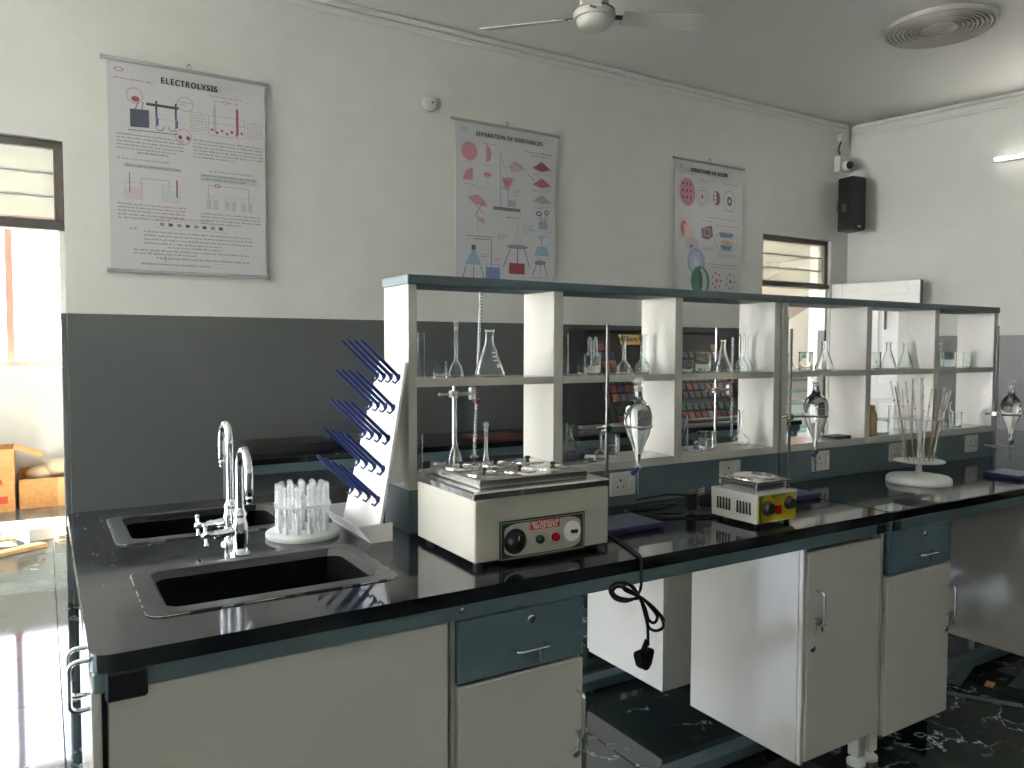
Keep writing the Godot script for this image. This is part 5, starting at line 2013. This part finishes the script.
func build_door_leaf():
	var t := thing("open_door", "white panelled door leaf standing open by the right-hand wall", "door", Vector3(6.345, 0, -3.215), -1.57 + .25)
	# local x runs along the leaf
	var w := .77
	var h := 1.985
	var core := boxm(Vector3(0, .01, -.032), Vector3(w, h, -.008), .002)
	part("core", core, M.door, t)
	for s in [[0.0, .1], [w - .1, w]]:
		part("stile", boxm(Vector3(s[0], .01, -.04), Vector3(s[1], h, .0), .003), M.door, t)
	for s in [[.01, .2], [.92, 1.06], [h - .12, h]]:
		part("rail", boxm(Vector3(.1, s[0], -.04), Vector3(w - .1, s[1], .0), .003), M.door, t)
	part("muntin", boxm(Vector3(w / 2 - .045, .2, -.04), Vector3(w / 2 + .045, .92, .0), .003), M.door, t)
	part("muntin", boxm(Vector3(w / 2 - .045, 1.06, -.04), Vector3(w / 2 + .045, h - .12, .0), .003), M.door, t)
	for c in [[.13, .24, w / 2 - .075, .88], [w / 2 + .075, .24, w - .13, .88], [.13, 1.10, w / 2 - .075, h - .16], [w / 2 + .075, 1.10, w - .13, h - .16]]:
		part("field", boxm(Vector3(c[0], c[1], -.036), Vector3(c[2], c[3], -.003), .01), M.door, t)
	part("bolt", boxm(Vector3(w * .62, 1.55, .0), Vector3(w * .62 + .02, 1.80, .014), .003), M.fan_dark, t)
	part("edge_strip", boxm(Vector3(w, .01, -.04), Vector3(w + .008, h, .0)), M.frame_brown, t)


func build_verandah_things():
	var c := thing("open_carton", "open cardboard box with red print by the verandah wall", "box", Vector3(-.545, 0, -6.38))
	var b := MB.new()
	part("front_side", boxm(Vector3(-.27, 0, .215), Vector3(.27, .52, .22)), M.cardboard, c)
	part("back_side", boxm(Vector3(-.27, 0, -.22), Vector3(.27, .52, -.215)), M.cardboard, c)
	part("end_side", boxm(Vector3(-.27, 0, -.215), Vector3(-.265, .52, .215)), M.cardboard, c)
	part("end_side", boxm(Vector3(.265, 0, -.215), Vector3(.27, .52, .215)), M.cardboard, c)
	part("bottom", boxm(Vector3(-.265, 0, -.215), Vector3(.265, .005, .215)), M.cardboard, c)
	b.t = Transform3D(Basis(Vector3.BACK, -.35), Vector3(.268, .52, 0))
	b.box(Vector3(0, -.003, -.22), Vector3(.22, .003, .22))
	part("flap", b, M.cardboard, c)
	b = MB.new()
	b.t = Transform3D(Basis(Vector3.RIGHT, .9), Vector3(0, .52, .218))
	b.box(Vector3(-.27, -.003, 0), Vector3(.27, .003, .16))
	part("flap", b, M.cardboard, c)
	var pr := MB.new()
	for k in 3:
		pr.tube(smooth([Vector3(.02 + .07 * k, .32 - .02 * k, .2215), Vector3(.06 + .06 * k, .25, .2215), Vector3(.03 + .07 * k, .19 + .02 * k, .2215)], 4), .008, 5)
	pr.box(Vector3(.0, .07, .220), Vector3(.22, .13, .2212))
	part("red_print", pr, M.tape_red, c, "smudged red printing")
	var f := thing("shallow_carton", "shallow open cardboard tray by the verandah wall", "box", Vector3(.035, 0, -6.42))
	part("front_side", boxm(Vector3(-.28, 0, .195), Vector3(.30, .25, .2)), M.cardboard, f)
	part("back_side", boxm(Vector3(-.28, 0, -.2), Vector3(.30, .30, -.195)), M.cardboard, f)
	part("end_side", boxm(Vector3(-.28, 0, -.195), Vector3(-.275, .25, .195)), M.cardboard, f)
	part("end_side", boxm(Vector3(.295, 0, -.195), Vector3(.30, .25, .195)), M.cardboard, f)
	part("bottom", boxm(Vector3(-.275, 0, -.195), Vector3(.295, .005, .195)), M.cardboard, f)
	part("tape", boxm(Vector3(.0, .0, .2), Vector3(.05, .25, .2012)), M.plank, f)
	var g := MB.new()
	g.ball(Vector3(.02, .30, -.03), .16, .55)
	g.ball(Vector3(-.12, .27, .0), .12, .6)
	g.ball(Vector3(.17, .28, .02), .11, .6)
	var bag := thing("plastic_bag", "crumpled pale plastic packing in the shallow cardboard tray", "bag", Vector3(.035, .0, -6.42))
	part("film", g, M.bag, bag)
	# offcuts in the sunlight
	var rows := [[-.22, -4.62, .34, .09, .03, .55, "plank", "short pale plank lying aslant in the verandah sun"], [.05, -5.25, .34, .20, .04, .12, "foam", "white foam block on brown board in the verandah sun"], [.14, -4.92, .26, .06, .03, .1, "plank", "thin pale plank lying near the foam block"], [-.10, -4.95, .16, .10, .09, .3, "foam", "small grey white foam cube on the verandah floor"], [-.42, -5.05, .3, .07, .03, -.1, "plank", "pale plank lying near the open cardboard box"]]
	for q in rows:
		var t := thing("wood_offcut" if q[6] == "plank" else "foam_block", q[7], "plank" if q[6] == "plank" else "foam block", Vector3(q[0], 0, q[1]), q[5])
		part("board" if q[6] == "plank" else "block", boxm(Vector3(-q[2] / 2, .001, -q[3] / 2), Vector3(q[2] / 2, q[4], q[3] / 2), .003), M.plank if q[6] == "plank" else M.foam, t)
	# offcuts and litter under the far part of the bench
	var strips := [[3.05, -.42, .62, .06, .35, .012], [3.30, -.30, .42, .05, .30, .02], [3.05, -.12, .30, .035, -1.0, .004], [3.42, -.12, .3, .05, .2, .004]]
	for i in strips.size():
		var q = strips[i]
		var t := thing("floor_offcut", ["longest grey board offcut on the floor under the bench", "broad grey offcut lying beside the longest one", "narrow strip lying aslant on the dark floor", "short strip on the floor under the far cabinet"][i], "offcut", Vector3(q[0], 0, q[1]), q[4])
		part("strip", boxm(Vector3(-q[2] / 2, .001, -q[3] / 2), Vector3(q[2] / 2, .001 + q[5], q[3] / 2), .001), M.offcut, t)
	var leaf := thing("paper_scrap", "small brown paper scrap on the dark floor", "scrap", Vector3(3.22, 0, -.16), .3)
	part("scrap", boxm(Vector3(-.03, .001, -.016), Vector3(.03, .006, .016), .002), M.cardboard, leaf)
	var l2 := thing("paper_scrap", "crumpled brown packing on the dark floor under the pipette stand's bench", "scrap", Vector3(3.20, 0, .18), .3)
	var lb := MB.new()
	lb.ball(Vector3(0, .03, 0), .045, .66)
	lb.ball(Vector3(.04, .025, .02), .035, .7)
	part("wad", lb, M.cardboard, l2)


func build_droplets():
	var b := MB.new()
	var r := RandomNumberGenerator.new()
	r.seed = 77
	for i in 150:
		var p := Vector3(.03 + r.randf() * .6, TOP, -.56 - r.randf() * .2)
		if i > 60:
			p = Vector3(.10 + r.randf() * .5, TOP, -.783 + r.randf() * .03)
		if i > 115:
			p = Vector3(.02 + r.randf() * .09, TOP, -1.28 + r.randf() * .9)
			p.x = minf(p.x, .085)
		if Vector2(p.x - .553, p.z + .665).length() < .11 or Vector2(p.x - .36, p.z + .6).length() < .06:
			continue
		var s := .001 + r.randf() * r.randf() * .0035
		b.lathe([Vector2(s, 0), Vector2(s * .8, s * .35), Vector2(s * .4, s * .55), Vector2(0, s * .6)], 8, p)
	var o := part("water_drops", b, M.water, self)
	o.set_meta("kind", "stuff")
	tag(o, "water drops splashed on the worktop around the sinks", "water")


# ---------------------------------------------------------------- scene
func _ready():
	rng.seed = 5
	var cam := Camera3D.new()
	cam.name = "camera"
	add_child(cam)
	cam.fov = rad_to_deg(2.0 * atan(384.0 / 769.0))
	cam.near = .05
	cam.far = 200
	cam.position = Vector3(-.0577, 1.3719, 1.4513)
	cam.rotation = Vector3(-.0464, -.5487, .0024)
	cam.current = true
	var env := Environment.new()
	env.background_mode = Environment.BG_SKY
	var sky := Sky.new()
	var sm := ProceduralSkyMaterial.new()
	sm.sky_top_color = Color(.80, .88, 1.0)
	sm.sky_horizon_color = Color(1.0, 1.0, 1.0)
	sm.ground_bottom_color = Color(.74, .72, .68)
	sm.ground_horizon_color = Color(.80, .79, .77)
	sky.sky_material = sm
	env.sky = sky
	env.background_energy_multiplier = 7.0
	env.tonemap_mode = Environment.TONE_MAPPER_LINEAR
	env.tonemap_exposure = 2.75
	env.sdfgi_enabled = true
	env.ssao_enabled = true
	env.ssil_enabled = true
	var we := WorldEnvironment.new()
	we.environment = env
	add_child(we)
	var sun := DirectionalLight3D.new()
	sun.name = "sun"
	sun.light_color = Color(1.0, .965, .91)
	sun.light_energy = 36.0
	sun.light_angular_distance = .6
	sun.shadow_enabled = true
	sun.sky_mode = DirectionalLight3D.SKY_MODE_LIGHT_ONLY
	add_child(sun)
	sun.look_at_from_position(Vector3.ZERO, Vector3(.25, -.76, .60), Vector3.UP)

	make_materials()
	build_setting()
	build_bench()
	sink("dark sink near the bench's front edge, left of the water bath", .105, .627, -.505, -.15)
	sink("dark sink behind the taps at the bench's rear edge", .10, .60, -1.165, -.79)
	rack("reagent_rack", "open cream reagent rack with blue grey top, behind the water bath", [.812, 1.302, 1.81, 2.318], true)
	rack("reagent_rack", "open cream reagent rack with blue grey top, behind the pipette stand", [2.362, 2.888, 3.39, 3.898], false)
	socket("white power socket beside the water bath's blue retort stand", 1.525)
	socket("white power socket behind the hot plate", 2.03)
	socket("white power socket behind the second retort stand", 2.545)
	socket("white power socket behind the pipette stand", 3.06)
	socket("white power socket at the rack's far end", 3.66)
	build_back_bench()
	build_posters()
	build_door_leaf()
	build_verandah_things()
	build_ceiling_things()
	tap("chrome swan-neck tap whose spout reaches over the front sink", Vector3(.36, TOP, -.545), 1.0, .272)
	tap("chrome swan-neck tap whose spout reaches over the rear sink", Vector3(.362, TOP, -.668), -1.0, .318)
	build_bath()
	build_drying_rack()
	build_tube_rack()
	build_hotplate()
	build_cable()
	build_table_cord()
	build_pipettes()
	build_stands()
	build_glassware()
	build_droplets()
